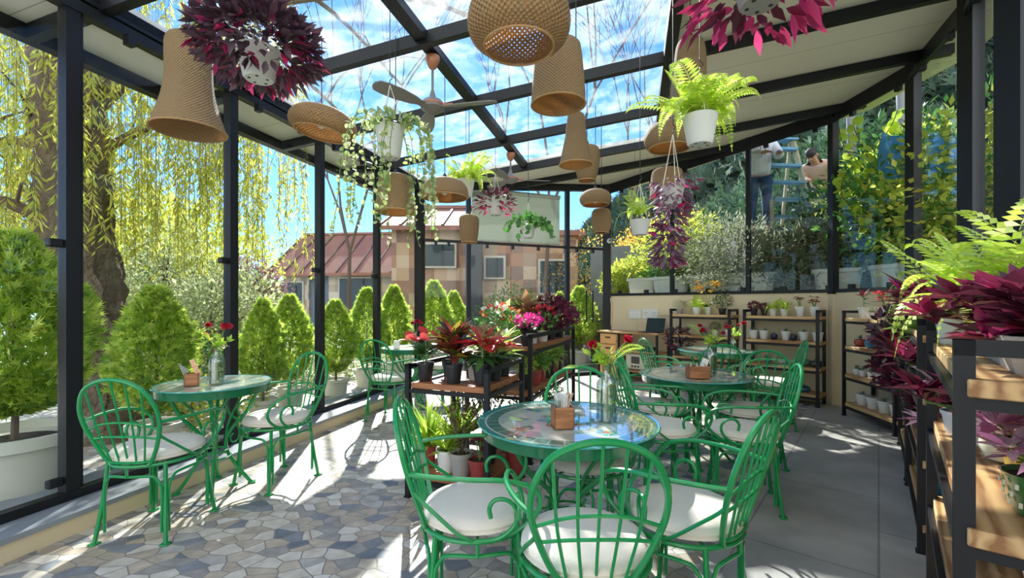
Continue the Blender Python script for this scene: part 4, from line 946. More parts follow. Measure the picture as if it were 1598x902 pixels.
def shrub(lb, c, rx, rz_, n, L_, W, mi=0, T=T_LITE, shell=.55, up=.5, nm=1):
    u = rdir(n)*(RNG.uniform(shell, 1, n)**(1/2))[:, None]; P = np.array(c)+u*np.array([rx, rx, rz_]); D = nrm(u+rdir(n)*.7+np.array([0, 0, up])); N = nrm(u*.6+rdir(n)*.6+np.array([0, 0, .8]))
    lb.put(T, P, D, N, L_*RNG.uniform(.6, 1.15, n), W*RNG.uniform(.7, 1.15, n), mi)
def stems_to(mb, pts, base=(0, 0, 0), r=.003):
    for p in pts: p = Vector(p); b = Vector(base); mb.tube([b, b*.5+p*.5+Vector((0, 0, .01)), p], r, 5, smooth=2)
def fol(kind, s=1.0):
    """returns (LB, [materials], stem MB or None); plant base at z=0 (soil level), s = overall radius in m"""
    lb = LB(); st = MB(); mats = [GRN]
    if kind == 'fern': mats = [FERNL]; fern_into(lb, (0, 0, 0), 60, s*1.4, 1.0)
    elif kind == 'ferng': mats = [FERNG]; fern_into(lb, (0, 0, 0), 32, s*1.35, .95)
    elif kind == 'fernlite': mats = [FERNL]; fern_into(lb, (0, 0, 0), 34, s*1.3, 1.0, k=13)
    elif kind == 'burg':
        mats = [BURG, MAG]
        for i in range(7):
            a = i*2*PI/7+RNG.normal()*.3; rr = s*.38*(i > 0); p = (rr*math.cos(a), rr*math.sin(a), s*.25*RNG.uniform(.4, 1.2)); rosette(lb, p, 11, s*.62, s*.19, .55, mi=0); rosette(lb, p, 2, s*.5, s*.16, .9, mi=1)
            stems_to(st, [p], r=s*.02)
    elif kind == 'coleus': mats = [BURG]; shrub(lb, (0, 0, s*.62), s, s*.75, 420, s*.28, s*.22, shell=.3)
    elif kind == 'purple': mats = [PURPD, MAG]; shrub(lb, (0, 0, s*.6), s*.9, s*.8, 240, s*.34, s*.13, T=T_LEAF, shell=.2); shrub(lb, (0, 0, s*.5), s*.85, s*.7, 30, s*.3, s*.12, mi=1)
    elif kind == 'croton':
        mats = [CROT]
        for z in np.linspace(s*.25, s*.8, 5): rosette(lb, (0, 0, z), 13, s*.74, s*.34, .35+z*.5/s)
        stems_to(st, [(0, 0, s*1.2)], r=s*.03)
    elif kind == 'poins':
        mats = [DGRN, REDB, YEL]
        rosette(lb, (0, 0, s*.35), 14, s*.7, s*.32, .1); 
        for i in range(4):
            a = i*PI/2+.4; p = (s*.35*math.cos(a), s*.35*math.sin(a), s*.85); rosette(lb, p, 9, s*.5, s*.17, .35, mi=1); rosette(lb, p, 2, s*.12, s*.08, .8, mi=2); stems_to(st, [p], r=s*.025)
    elif kind == 'redstar':
        mats = [DGRN, REDB, MIXG, BRONZ]
        rosette(lb, (0, 0, s*.3), 16, s*.7, s*.28, .0); rosette(lb, (0, 0, s*.72), 24, s*.9, s*.25, .35, mi=1); rosette(lb, (0, 0, s*.85), 8, s*.75, s*.2, .75, mi=3); rosette(lb, (0, 0, s*.5), 10, s*.8, s*.2, .5, mi=2); stems_to(st, [(0, 0, s*.9)], r=s*.03)
    elif kind == 'anth':
        mats = [DGRN, REDB]; rosette(lb, (0, 0, s*.25), 14, s*.8, s*.4, .35, h=s*.3)
        for i in range(6):
            a = RNG.uniform(0, 2*PI); p = (s*.6*math.cos(a), s*.5*math.sin(a), s*RNG.uniform(.8, 1.05)); rosette(lb, p, 3, s*.42, s*.36, .4, mi=1, T=T_ROUND); stems_to(st, [p], r=s*.015)
    elif kind == 'varieg': mats = [MIXG]; rosette(lb, (0, 0, s*.2), 34, s*.8, s*.26, .6, h=s*.6)
    elif kind == 'bronze': mats = [BRONZ]; rosette(lb, (0, 0, s*.2), 30, s*.75, s*.3, .7, h=s*.6)
    elif kind == 'bush': mats = [GRN]; shrub(lb, (0, 0, s*.65), s*.85, s*.7, 320, s*.22, s*.12, shell=.2)
    elif kind == 'limebush': mats = [LIME]; shrub(lb, (0, 0, s*.65), s*.85, s*.7, 300, s*.24, s*.12, shell=.2)
    elif kind == 'greybush': mats = [GREYG]; shrub(lb, (0, 0, s*.65), s*.9, s*.6, 380, s*.16, s*.08, shell=.2)
    elif kind == 'darkbush': mats = [DGRN, BURG]; shrub(lb, (0, 0, s*.7), s*.9, s*.7, 330, s*.18, s*.11, shell=.2); shrub(lb, (0, 0, s*.7), s*.95, s*.7, 40, s*.15, s*.1, mi=1)
    elif kind == 'cycl':
        mats = [DGRN, MAGF]; rosette(lb, (0, 0, s*.25), 30, s*.5, s*.38, .4, T=T_ROUND, h=s*.2); shrub(lb, (0, 0, s*.8), s*.8, s*.4, 150, s*.18, s*.15, mi=1, T=T_ROUND, shell=.1)
    elif kind == 'mixflower':
        mats = [GRN, ORF, WHF]; shrub(lb, (0, 0, s*.5), s*.85, s*.5, 200, s*.28, s*.17, shell=.2); shrub(lb, (0, 0, s*.85), s*.8, s*.3, 45, s*.17, s*.16, mi=1, T=T_ROUND); shrub(lb, (-s*.3, 0, s*.95), s*.5, s*.25, 35, s*.17, s*.16, mi=2, T=T_ROUND)
    elif kind == 'redflower':
        mats = [GRN, REDB]; shrub(lb, (0, 0, s*.5), s*.7, s*.5, 120, s*.26, s*.15, shell=.2); shrub(lb, (0, 0, s*1.0), s*.6, s*.25, 40, s*.2, s*.18, mi=1, T=T_ROUND)
    elif kind == 'pinkstripe':
        mats = [PINKV, LIME]
        for i in range(6):
            a = i*2*PI/6+RNG.normal()*.3; p = (s*.4*math.cos(a)*(i > 0), s*.4*math.sin(a)*(i > 0), s*RNG.uniform(.2, .55)); rosette(lb, p, 11, s*.58, s*.17, .35, mi=0); stems_to(st, [p], r=s*.022)
        rosette(lb, (0, 0, s*.15), 10, s*.4, s*.18, .7, mi=1)
    elif kind == 'lily': mats = [LIME]; rosette(lb, (0, 0, 0), 30, s*1.3, s*.12, 1.0); rosette(lb, (0, 0, 0), 14, s*1.0, s*.14, .6)
    elif kind == 'sparse':
        mats = [BURG]; pts = [(s*.5*math.cos(a), s*.5*math.sin(a), s*RNG.uniform(.9, 1.5)) for a in RNG.uniform(0, 2*PI, 6)]; stems_to(st, pts, r=.0028)
        for p in pts: rosette(lb, p, 7, s*.4, s*.28, .3)
    elif kind == 'sparsered':
        mats = [REDB, BURG]; pts = [(s*.5*math.cos(a), s*.5*math.sin(a), s*RNG.uniform(.7, 1.4)) for a in RNG.uniform(0, 2*PI, 9)]; stems_to(st, pts, r=.0028)
        for p in pts: rosette(lb, p, 6, s*.34, s*.26, .3); rosette(lb, p, 3, s*.34, s*.26, .3, mi=1)
    elif kind == 'rubber': mats = [BURG, DGRN]; rosette(lb, (0, 0, s*.3), 5, s*.75, s*.38, .8, h=s*.7, mi=0); rosette(lb, (0, 0, s*.2), 4, s*.7, s*.34, .6, h=s*.5, mi=1); stems_to(st, [(0, 0, s)], r=.005)
    elif kind == 'sprout': mats = [SUCC]; rosette(lb, (0, 0, 0), 10, s*.8, s*.32, .9)
    elif kind == 'lilac': mats = [LILAC, SUCC]; shrub(lb, (0, 0, s*.4), s*.8, s*.4, 110, s*.3, s*.16, shell=.2); rosette(lb, (0, 0, 0), 10, s*.7, s*.25, .4, mi=1)
    elif kind == 'cactusred':
        mats = [SUCC, REDB]; rosette(lb, (0, 0, 0), 26, s*.6, s*.2, .9, h=s*.5); shrub(lb, (0, 0, s*1.1), s*.35, s*.25, 20, s*.22, s*.2, mi=1, T=T_ROUND)
    elif kind == 'orchid':
        mats = [YEL, DGRN]; rosette(lb, (0, 0, 0), 7, s*.6, s*.2, .4, mi=1)
        for sgn in (-1, 1):
            P = [(0, 0, 0), (sgn*s*.12, 0, s*.8), (sgn*s*.3, 0, s*1.5), (sgn*s*.75, -.02, s*1.45)]; st.tube(P, .003, 5, smooth=4)
            for q in range(14): 
                x = sgn*s*RNG.uniform(.15, .85); rosette(lb, (x, RNG.normal()*.03, s*RNG.uniform(1.0, 1.75)), 5, s*.2, s*.18, 0, T=T_ROUND)
    elif kind == 'drybush':
        mats = [lm('dry_leaf', (.10, .07, .035), (.18, .12, .05), (.06, .05, .02), (.12, .16, .04), rough=.7, trans=.3)]; shrub(lb, (0, 0, s*.9), s*.55, s*.9, 420, s*.12, s*.07, shell=.1)
        stems_to(st, [(RNG.normal()*s*.3, RNG.normal()*s*.3, s*1.5) for _ in range(9)], r=.003)
    return lb, mats, (st if st.v else None)
_fol = {}
def potprof(r, h, kind='std'):
    if kind == 'bowl': return [(r*.35, 0), (r*.75, h*.12), (r, h*.5), (r*.95, h*.85), (r*.85, h), (r*.78, h), (r*.84, h*.8), (.001, h*.75)]
    if kind == 'cup': return [(r*.62, 0), (r*.70, h*.06), (r*.96, h*.96), (r, h), (r*.93, h), (r*.88, h*.88), (.001, h*.86)]
    return [(r*.70, 0), (r*.72, h*.02), (r*.92, h*.80), (r*.93, h*.83), (r*1.0, h*.84), (r*1.02, h), (r*.93, h), (r*.90, h*.88), (.001, h*.86)]
def potted(p, kind, fs, label, pot=WHITEP, r=.055, h=.10, pk='std', cat='potted plant', group=None, name='potted_plant', rz=None, loose=0):
    t = thing(name, label, cat, p, random.uniform(0, 6) if rz is None else rz, group)
    key = ('pot', pot.name, r, h, pk)
    if key not in _fol:
        m = MB(); m.lathe(potprof(r, h, pk), n=24, capt=False); o = m.build('pot', pot, t); m = MB(); m.lathe([(.001, h*.90), (r*.89, h*.885)], n=18, capb=False, capt=False); o2 = m.build('soil', SOIL, t); _fol[key] = (o.data, o2.data)
    else: link('pot', _fol[key][0], t); link('soil', _fol[key][1], t)
    if kind:
        lb, mats, st = fol(kind, fs); o = lb.build('foliage', mats, t); o.location = (0, 0, h*.9)
        if st is not None: o = st.build('stem', STEMG if kind not in ('drybush', 'croton') else TWIG, t); o.location = (0, 0, h*.9)
    return t
# ---- racks
def rack(F, B, depthv, H, shelves, label, nm='plant_rack', wood=PINE, s=.034, over=.03, name_z=None):
    """F,B: two front corners (world XY), depthv: vector to the back"""
    F = Vector((F[0], F[1], 0)); B = Vector((B[0], B[1], 0)); D = Vector((depthv[0], depthv[1], 0)); a = (B-F); L_ = a.length; a.normalize()
    rz = math.atan2(a.y, a.x); t = thing(nm, label, 'shelf', F, rz); d = D.length
    sg = 1 if a.cross(D).z > 0 else -1
    for x in (0, L_):
        for y in (0, d*sg):
            m = MB(); m.box((x, y, H/2), (s, s, H)); m.box((x, y, .006), (s+.012, s+.012, .012)); m.build('leg', BLACK, t, smooth=False)
    for x in (0, L_): MB().box((x, d*sg/2, H-s/2), (s, d+s, s)).build('end_rail', BLACK, t, smooth=False)
    for z in shelves:
        m = MB()
        for y in (0, d*sg): m.box((L_/2, y, z-.055), (L_-s, s*.8, s*.8))
        for x in (0, L_): m.box((x, d*sg/2, z-.055), (s*.8, d-s, s*.8))
        fr = m.build('shelf_frame', BLACK, t, smooth=False)
        m = MB(); m.box((L_/2, d*sg/2, z-.02), (L_+over*2, d-s*.2 if d < .4 else d-.02, .04), bev=.003); m.build('shelf_board', wood, t, smooth=False)
    def at(u, v, z): return F+a*(u*L_)+D*v+Vector((0, 0, z))
    at.rz = rz
    return at
SH4 = (.16, .505, .845, 1.18)
# right wall, foreground to back
rdv = Vector((.76, -.645))*.36
rc = rack((1.04, 1.04), (1.84, 1.98), rdv, 1.268, SH4, 'black steel rack with thick pine boards at the right edge, nearest the camera', s=.036)
rb_ = rack((2.22, 2.45), (2.95, 3.36), rdv, 1.268, SH4, 'black steel rack second from the camera on the right', s=.036)
ra_ = rack((3.02, 3.45), (3.72, 4.33), rdv, 1.268, SH4, 'black steel rack third from the camera on the right, under purple plants', s=.034)
r3 = rack((3.90, 4.60), (4.02, 5.47), Vector((.965, -.10))*.33, 1.268, SH4, 'black steel rack with bright boards and small white pots, at the bend of the wall', s=.03)
r2 = rack((3.975, 5.875), (3.36, 6.53), Vector((.734, .68))*.33, 1.268, SH4, 'black steel rack of white pots against the cream wall', s=.036)
r1 = rack((3.25, 6.76), (2.62, 7.44), Vector((.734, .68))*.33, 1.268, SH4, 'black steel rack holding the yellow orchid beside the desk', s=.036)
# centre stands
sa = rack((-.726, 3.16), (-.162, 2.93), (.197, .60), .93, (.17, .80), 'low square black plant stand with brown board beside the front table', wood=WOODR, s=.033, over=-.02)
sb_ = rack((-.40, 4.02), (.154, 3.80), (.46, 1.42), 1.09, (.17, .60, .985), 'long black plant stand behind the low square stand', wood=WOODR, s=.033, over=-.02)
# --- low square stand, top board (u along front left>right, v to the back)
z = .80
potted(sa(.13, .17, z), 'anth', .2, 'black pot with red flowers at the left front of the low stand', BLACKP, .062, .13)
potted(sa(.30, .48, z), 'croton', .21, 'black pot with dark red foliage behind the red flowers', BLACKP, .062, .13)
potted(sa(.52, .14, z), 'croton', .25, 'black pot with tall dark croton at the front of the low stand', BLACKP, .066, .135)
potted(sa(.66, .45, z), 'sparse', .08, 'white pot behind the croton pots on the low stand', WHITEP, .062, .13)
potted(sa(.88, .15, z), 'redstar', .23, 'black pot with a bright red starburst plant at the right front of the low stand', BLACKP, .068, .135)
potted(sa(.90, .47, z), 'redstar', .2, 'black pot with red and yellow leaves behind the starburst plant', BLACKP, .06, .125)
potted(sa(.88, .80, z), 'varieg', .21, 'black pot with lime edged leaves at the back right of the low stand', BLACKP, .066, .13)
potted(sa(.45, .80, z), 'varieg', .21, 'black pot with tall yellow green leaves at the back of the low stand', BLACKP, .062, .13)
z = .17
potted(sa(.12, .25, z), 'lily', .26, 'red pot with strap leaved lily on the lower board of the low stand', REDP, .062, .16)
potted(sa(.40, .20, z), 'lily', .17, 'white pot with strap leaves on the lower board of the low stand', WHITEP, .075, .155)
potted(sa(.62, .14, z), 'drybush', .22, 'grey pot with dry brown bush on the lower board', GREYP, .082, .165)
potted(sa(.86, .12, z), 'sparse', .10, 'wide dark red pot on the lower board of the low stand', REDP, .078, .14)
potted(sa(.75, .62, z), 'drybush', .30, 'tall brown leafed bush at the back of the lower board', BLACKP, .075, .16)
potted(sa(.30, .7, z), 'lily', .34, 'black pot with long lime strap leaves at the back of the lower board', BLACKP, .07, .16)
potted(Vector((.02, 3.35, 0)), 'bush', .14, 'dark red ribbed pot on the floor between the stand and the front table', REDP, .075, .36, 'cup')
# --- long stand
z = .985
potted(sb_(.90, .06, z), 'cycl', .16, 'magenta cyclamen at the front corner of the long stand', BLACKP, .055, .09)
potted(sb_(.86, .24, z), 'cycl', .16, 'magenta cyclamen second along the long stand', WHITEP, .055, .09)
potted(sb_(.45, .08, z), 'mixflower', .23, 'orange and white flowering plant on the left of the long stand', BLACKP, .065, .10)
potted(sb_(.30, .32, z), 'varieg', .24, 'pale striped leaf plant on the long stand behind the orange flowers', BLACKP, .06, .10)
potted(sb_(.62, .45, z), 'bronze', .30, 'bronze broad leaved plant in the middle of the long stand', BLACKP, .07, .12)
potted(sb_(.92, .42, z), 'redflower', .20, 'red flowering plant on the long stand before the dark coleus', WHITEP, .055, .10)
potted(sb_(.93, .60, z), 'coleus', .24, 'dark burgundy coleus at the right of the long stand', BLACKP, .07, .12)
potted(sb_(.96, .82, z), 'coleus', .22, 'dark burgundy coleus at the far end of the long stand', BLACKP, .07, .12)
potted(sb_(.40, .70, z), 'limebush', .24, 'lime bush at the far left of the long stand', WHITEP, .06, .11)
potted(sb_(.45, .92, z), 'bronze', .20, 'bronze leaved plant at the far end of the long stand', BLACKP, .06, .11)
z = .60
potted(sb_(.10, .08, z), 'sprout', .08, 'white pot at the front left of the long stand lower board', WHITEP, .07, .13)
potted(sb_(.86, .10, z), 'limebush', .12, 'black pot with small bush on the long stand lower board', BLACKP, .07, .14)
for i, (v, pm, kd, nm_) in enumerate(((.26, REDP, 'bush', 'first'), (.41, REDP, 'ferng', 'second'), (.54, BLACKP, 'ferng', 'third'), (.67, BLACKP, 'ferng', 'fourth'), (.80, REDP, 'ferng', 'fifth'), (.93, BLACKP, 'ferng', 'last'))):
    potted(sb_(.88, v, z), kd, .17, '%s pot with %s, %s on the long stand' % ('red' if pm is REDP else 'black', 'leafy bush' if kd == 'bush' else 'green fern', nm_), pm, .066, .14, group='ferns on the lower board')
z = .17
for i, (u_, v, nm_) in enumerate(((.8, .12, 'nearest'), (.8, .45, 'middle'), (.8, .8, 'far'))):
    potted(sb_(u_, v, z), 'bush', .17, 'green bush in a black pot, %s one on the bottom board of the long stand' % nm_, BLACKP, .07, .14)
# --- rack r2 (white pots): u from the right end to the left
z = 1.18; G2 = 'pots on the rack against the cream wall'
potted(r2(.92, .5, z), 'coleus', .085, 'black pot with burgundy plant at the top left of the cream wall rack', BLACKP, .05, .10, group=G2)
potted(r2(.77, .5, z), 'coleus', .07, 'small black pot beside the burgundy plant on the cream wall rack', BLACKP, .045, .09, group=G2)
potted(r2(.64, .45, z), 'fernlite', .17, 'white pot with lime fern on the top board of the cream wall rack', WHITEP, .05, .10, group=G2)
potted(r2(.48, .45, z), 'fernlite', .16, 'second lime fern in a white pot, nearer the middle of the cream wall rack', WHITEP, .05, .10, group=G2)
potted(r2(.27, .5, z), 'sparse', .10, 'white pot with dark leafed stems on the cream wall rack', WHITEP, .055, .13, group=G2)
potted(r2(.08, .5, z), 'sparsered', .10, 'white pot with red leafed stems at the top right of the cream wall rack', WHITEP, .06, .13, group=G2)
for u_, nm_, kd in ((.93, 'first from the left', 'sprout'), (.77, 'second from the left', 'sprout'), (.46, 'in the middle', 'sprout'), (.22, 'fourth from the left', 'sprout'), (.04, 'behind the right post', 'sprout')):
    potted(r2(u_, .5, .845), kd, .06, 'white sprout pot %s, second board of cream wall rack' % nm_, WHITEP, .064, .125, group='white pots on the second board')
for u_, nm_ in ((.61, 'left'), (.34, 'right')):
    potted(r2(u_, .35, .845), 'sprout', .05, 'small dark blue ball pot, the %s one on the second board' % nm_, mat('navy_pot', (.01, .02, .05), .25), .045, .08, 'bowl', group='dark blue ball pots')
potted(r2(.70, .4, .505), 'sprout', .09, 'succulent in a teal pot on the third board of the cream wall rack', mat('teal_pot', (.05, .22, .20), .3), .05, .08, 'bowl')
potted(r2(.50, .4, .505), 'sprout', .08, 'flat grey pot of succulents on the third board of the cream wall rack', GREYP, .06, .06, 'bowl')
potted(r2(.22, .4, .505), 'sprout', .09, 'round sage green bowl of succulents on the third board', mat('sage_pot', (.12, .22, .12), .4), .09, .09, 'bowl')
potted(r2(.05, .4, .505), 'sprout', .08, 'dark bowl of succulents at the right of the third board', mat('charcoal_pot', (.03, .035, .04), .4), .08, .08, 'bowl')
potted(r2(.22, .4, .16), 'sprout', .07, 'blue glazed bowl on the bottom board of the cream wall rack', mat('blue_pot', (.02, .13, .22), .25), .09, .07, 'bowl')
potted(r2(.45, .4, .16), 'sprout', .07, 'dark round pot on the bottom board of the cream wall rack', mat('charcoal_pot', (.03, .035, .04), .4), .06, .08, 'bowl')
# --- rack r1
z = 1.18
potted(r1(.93, .5, z), 'greybush', .13, 'grey green bush at the top left of the rack beside the desk', GREYP, .06, .09)
potted(r1(.60, .4, z), 'fernlite', .24, 'big lime fern in a white pot on the rack beside the desk', WHITEP, .07, .12)
potted(r1(.42, .5, z), 'orchid', .24, 'yellow flowering orchid on the rack beside the desk', WHITEP, .05, .12)
potted(r1(.18, .5, z), 'darkbush', .17, 'dark green bush at the top right of the rack beside the desk', BLACKP, .06, .10)
potted(r1(.90, .2, .505), 'purple', .24, 'tall dark purple plant standing in the left of the rack beside the desk', BLACKP, .07, .14)
potted(r1(.50, .5, .845), 'lilac', .08, 'lilac flowering pot on the second board of the rack beside the desk', mat('blue_pot', (.02, .13, .22), .25), .05, .08, 'bowl')
potted(r1(.30, .5, .845), 'darkbush', .10, 'small dark plant on the second board of the rack beside the desk', WHITEP, .05, .09)
potted(r1(.08, .5, .845), 'redflower', .10, 'white pot of red flowers at the right of the rack beside the desk', WHITEP, .05, .11)
potted(r1(.25, .5, .505), 'bush', .12, 'leafy green pot on the third board of the rack beside the desk', REDP, .06, .10)
# --- rack r3: u from near (0) to far (1)
z = 1.18
potted(r3(.88, .5, z), 'rubber', .17, 'white pot with dark rubber plant on the top board at the wall bend', WHITEP, .06, .13)
potted(r3(.62, .3, z), 'greybush', .07, 'small white pot with pale flowers on the top board at the wall bend', WHITEP, .04, .07)
potted(r3(.50, .6, z), 'sparsered', .15, 'white pot with red leafed stems on the top board at the wall bend', WHITEP, .065, .13)
potted(r3(.30, .3, z), 'sprout', .07, 'small cream pot between larger pots on the top board at the wall bend', WHITEP, .035, .06)
potted(r3(.18, .4, z), 'greybush', .08, 'small green pot on the top board at the wall bend', mat('sage_pot', (.12, .22, .12), .4), .05, .08)
potted(r3(.02, .5, z), 'sparse', .14, 'grey pot with thin stems, near end of the top board at the wall bend', GREYP, .06, .11)
cols = [(.30, .05, .03), (.02, .20, .32), (.02, .04, .12), (.02, .25, .32), (.10, .08, .2)]
for i, (u_, c, kd) in enumerate(zip((.86, .64, .47, .30, .12), cols, ('sprout', 'lilac', 'lilac', 'lilac', 'lilac'))):
    nm_ = ('brick red', 'bright blue', 'navy', 'turquoise', 'violet')[i]
    potted(r3(u_, .35, .845), kd, .08, '%s glazed bowl of tiny plants on the second board at the wall bend' % nm_, mat(nm_.replace(' ', '_')+'_glaze', c, .2), .062, .085, 'bowl')
for i, (u_, kd) in enumerate(zip((.90, .77, .60, .44, .26, .10), ('sprout', 'sprout', 'cactusred', 'cactusred', 'sprout', 'sprout'))):
    nm_ = ('furthest', 'second furthest', 'third furthest with red tips', 'fourth furthest with red tips', 'second nearest', 'nearest')[i]
    potted(r3(u_, .3, .505), kd, .07, 'tiny white pot, %s, third board at wall bend' % nm_, WHITEP, .042, .07, group='tiny white pots on the third board')
for i, u_ in enumerate((.84, .62, .40, .18)):
    potted(r3(u_, .4, .16), 'sprout', .05, 'white pot of bare soil, %s, bottom board at wall bend' % ('furthest', 'second furthest', 'second nearest', 'nearest')[i], WHITEP, .072, .13, group='white pots on the bottom board')
# --- racks along the right
z = 1.18
potted(ra_(.85, .4, z), 'purple', .20, 'purple plant at the far end of the third rack on the right', WHITEP, .08, .12)
potted(ra_(.45, .5, z), 'fern', .28, 'lime fern on the top board of the third rack on the right', WHITEP, .08, .14)
potted(ra_(.1, .5, z), 'cycl', .2, 'magenta flowering plant on the third rack on the right', WHITEP, .08, .14)
potted(ra_(.75, .1, .845), 'purple', .30, 'dark purple plant hanging out of the second board of the third rack', BLACKP, .07, .1)
potted(ra_(.25, .0, .845), 'burg', .32, 'burgundy plant on the second board of the third rack', BLACKP, .07, .1)
potted(ra_(.6, .1, .505), 'coleus', .26, 'burgundy coleus on the third board of the third rack', BLACKP, .07, .1)
potted(ra_(.2, .1, .505), 'burg', .28, 'burgundy leaf plant on the third board of the third rack, near end', BLACKP, .07, .1)
potted(ra_(.5, .3, .16), 'sprout', .1, 'yellow bowl on the bottom board of the third rack', mat('yellow_glaze', (.6, .38, .02), .25), .07, .08, 'bowl')
potted(ra_(.25, .3, .16), 'sprout', .1, 'blue bowl on the bottom board of the third rack', mat('bright_blue_glaze', (.02, .20, .32), .2), .07, .08, 'bowl')
potted(rb_(.88, .5, z), 'fern', .38, 'wide lime fern at the far end of the second rack on the right', WHITEP, .09, .14)
potted(rb_(.50, .6, z), 'fern', .42, 'large lime fern in the middle of the second rack on the right', WHITEP, .09, .14)
potted(rb_(.12, .3, z), 'burg', .36, 'burgundy plant with magenta tips on the second rack on the right', WHITEP, .09, .14)
potted(rb_(.75, .2, .9-.055), 'varieg', .30, 'pale lime broad leaf plant on the second board of the second rack', WHITEP, .08, .12)
potted(rb_(.25, .1, .845), 'burg', .32, 'dark purple plant on the second board of the second rack', BLACKP, .08, .12)
potted(rb_(.7, .2, .505), 'burg', .22, 'burgundy plant on the third board of the second rack', BLACKP, .08, .12)
potted(rb_(.25, .3, .505), 'pinkstripe', .2, 'pink striped plant on the third board of the second rack', mat('bright_blue_glaze', (.02, .20, .32), .2), .07, .09, 'bowl')
potted(rb_(.5, .3, .16), 'sprout', .1, 'blue ball pot on the bottom board of the second rack', mat('bright_blue_glaze', (.02, .20, .32), .2), .07, .09, 'bowl')
# nearest rack
t = thing('planter_box', 'long white planter of big burgundy leaves on the nearest rack', 'planter', rc(.30, .52, 1.18), rc.rz)
m = MB()
for (lx, ly, zz0, zz1) in ((.50, .20, 0, .12), ): 
    P0 = [(-.22, -.085), (.22, -.085), (.22, .085), (-.22, .085)]; P1 = [(-.25, -.11), (.25, -.11), (.25, .11), (-.25, .11)]; P2 = [(-.235, -.095), (.235, -.095), (.235, .095), (-.235, .095)]
    m.add([(x, y, 0) for x, y in P0]+[(x, y, .092) for x, y in P1]+[(x, y, .092) for x, y in P2]+[(x, y, .075) for x, y in P2], [(3, 2, 1, 0)]+[(i, (i+1) % 4, 4+(i+1) % 4, 4+i) for i in range(4)]+[(4+i, 4+(i+1) % 4, 8+(i+1) % 4, 8+i) for i in range(4)]+[(8+i, 8+(i+1) % 4, 12+(i+1) % 4, 12+i) for i in range(4)])
m.build('planter', mat('stone_planter', (.50, .47, .42), .7, var=.15, vs=20, bump=.2, bs=80), t, smooth=False)
m = MB(); m.box((0, 0, .065), (.45, .18, .03)); m.build('soil', SOIL, t, smooth=False)
lb = LB()
for i in range(22):
    p = (-.30+.60*(i/21)+RNG.normal()*.02, RNG.normal()*.07+.03, .08+RNG.uniform(-.02, .12)); rosette(lb, p, 16, .115, .043, .45, mi=0); rosette(lb, p, 6, .105, .04, .7, mi=1)
lb.build('foliage', [BURG, MAG], t, smooth=True)
potted(rc(.84, .45, z), 'fern', .38, 'lime fern with long fronds at the far end of the nearest rack', WHITEP, .09, .15)
potted(rc(.62, .95, z), 'fern', .36, 'lime fern at the wall side of the nearest rack', WHITEP, .08, .15)
potted(rc(.40, 1.0, z), 'fern', .34, 'lime fern behind the long white planter on the nearest rack', WHITEP, .05, .12)
potted(rb_(.15, .95, z), 'fern', .34, 'lime fern against the wall at the near end of the second rack', WHITEP, .07, .14)
potted(rc(.98, .2, z), 'burg', .22, 'burgundy plant spilling off the far end of the nearest rack', WHITEP, .07, .12)
gp = potted(rc(.13, .42, .845), 'pinkstripe', .15, 'green pot with pale dashes holding a pink striped plant on the nearest rack', mat('green_glaze', (.035, .17, .045), .15, coat=.6), .078, .10, 'cup')
m = MB()
for rr_, zz in ((.0655, .03), (.0705, .052), (.0755, .074)):
    for kk in range(14):
        a = kk*2*PI/14+(.22 if zz == .052 else 0); m.box((rr_*math.cos(a), rr_*math.sin(a), zz), (.004, .007, .013), rz=a, bev=.0015)
m.build('dash_pattern', mat('cream_glaze', (.75, .72, .5), .3), gp)
potted(rc(.30, .45, .845), 'pinkstripe', .17, 'yellow pot with a pink striped plant on the nearest rack', mat('yellow_glaze', (.6, .38, .02), .25), .06, .10, 'cup')
potted(rc(.24, .95, .845), 'pinkstripe', .22, 'pink striped plant at the wall side of the nearest rack', mat('cream_glaze', (.75, .72, .5), .3), .06, .10, 'cup')
potted(rc(.52, .4, .845), 'pinkstripe', .15, 'cream pot with pale pink leaves in the middle of the nearest rack', mat('cream_glaze', (.75, .72, .5), .3), .06, .09, 'bowl')
potted(rc(.80, .2, .845), 'burg', .27, 'burgundy and pink plant toward the far end of the nearest rack', WHITEP, .06, .09)
potted(rc(.93, .3, .845), 'pinkstripe', .22, 'pale striped plant at the far post of the nearest rack', WHITEP, .06, .09)
potted(rc(.75, .25, .505), 'sprout', .07, 'dark patterned bowl on the third board of the nearest rack', mat('navy_pot', (.01, .02, .05), .25), .055, .08, 'bowl')
potted(rc(.58, .25, .505), 'sprout', .07, 'bright blue ball pot on the third board of the nearest rack', mat('bright_blue_glaze', (.02, .20, .32), .2), .055, .085, 'bowl')
potted(rc(.4, .6, .505), 'limebush', .12, 'lime bush in a white pot on the third board of the nearest rack', WHITEP, .06, .09)
tag(MB().box(tuple(rc(.66, .28, .885)), (.09, .008, .075), rz=rc.rz+1.2).build('name_plaque', mat('plaque_board', (.62, .56, .44), .7)), 'small beige plaque standing on the nearest rack', 'plaque')
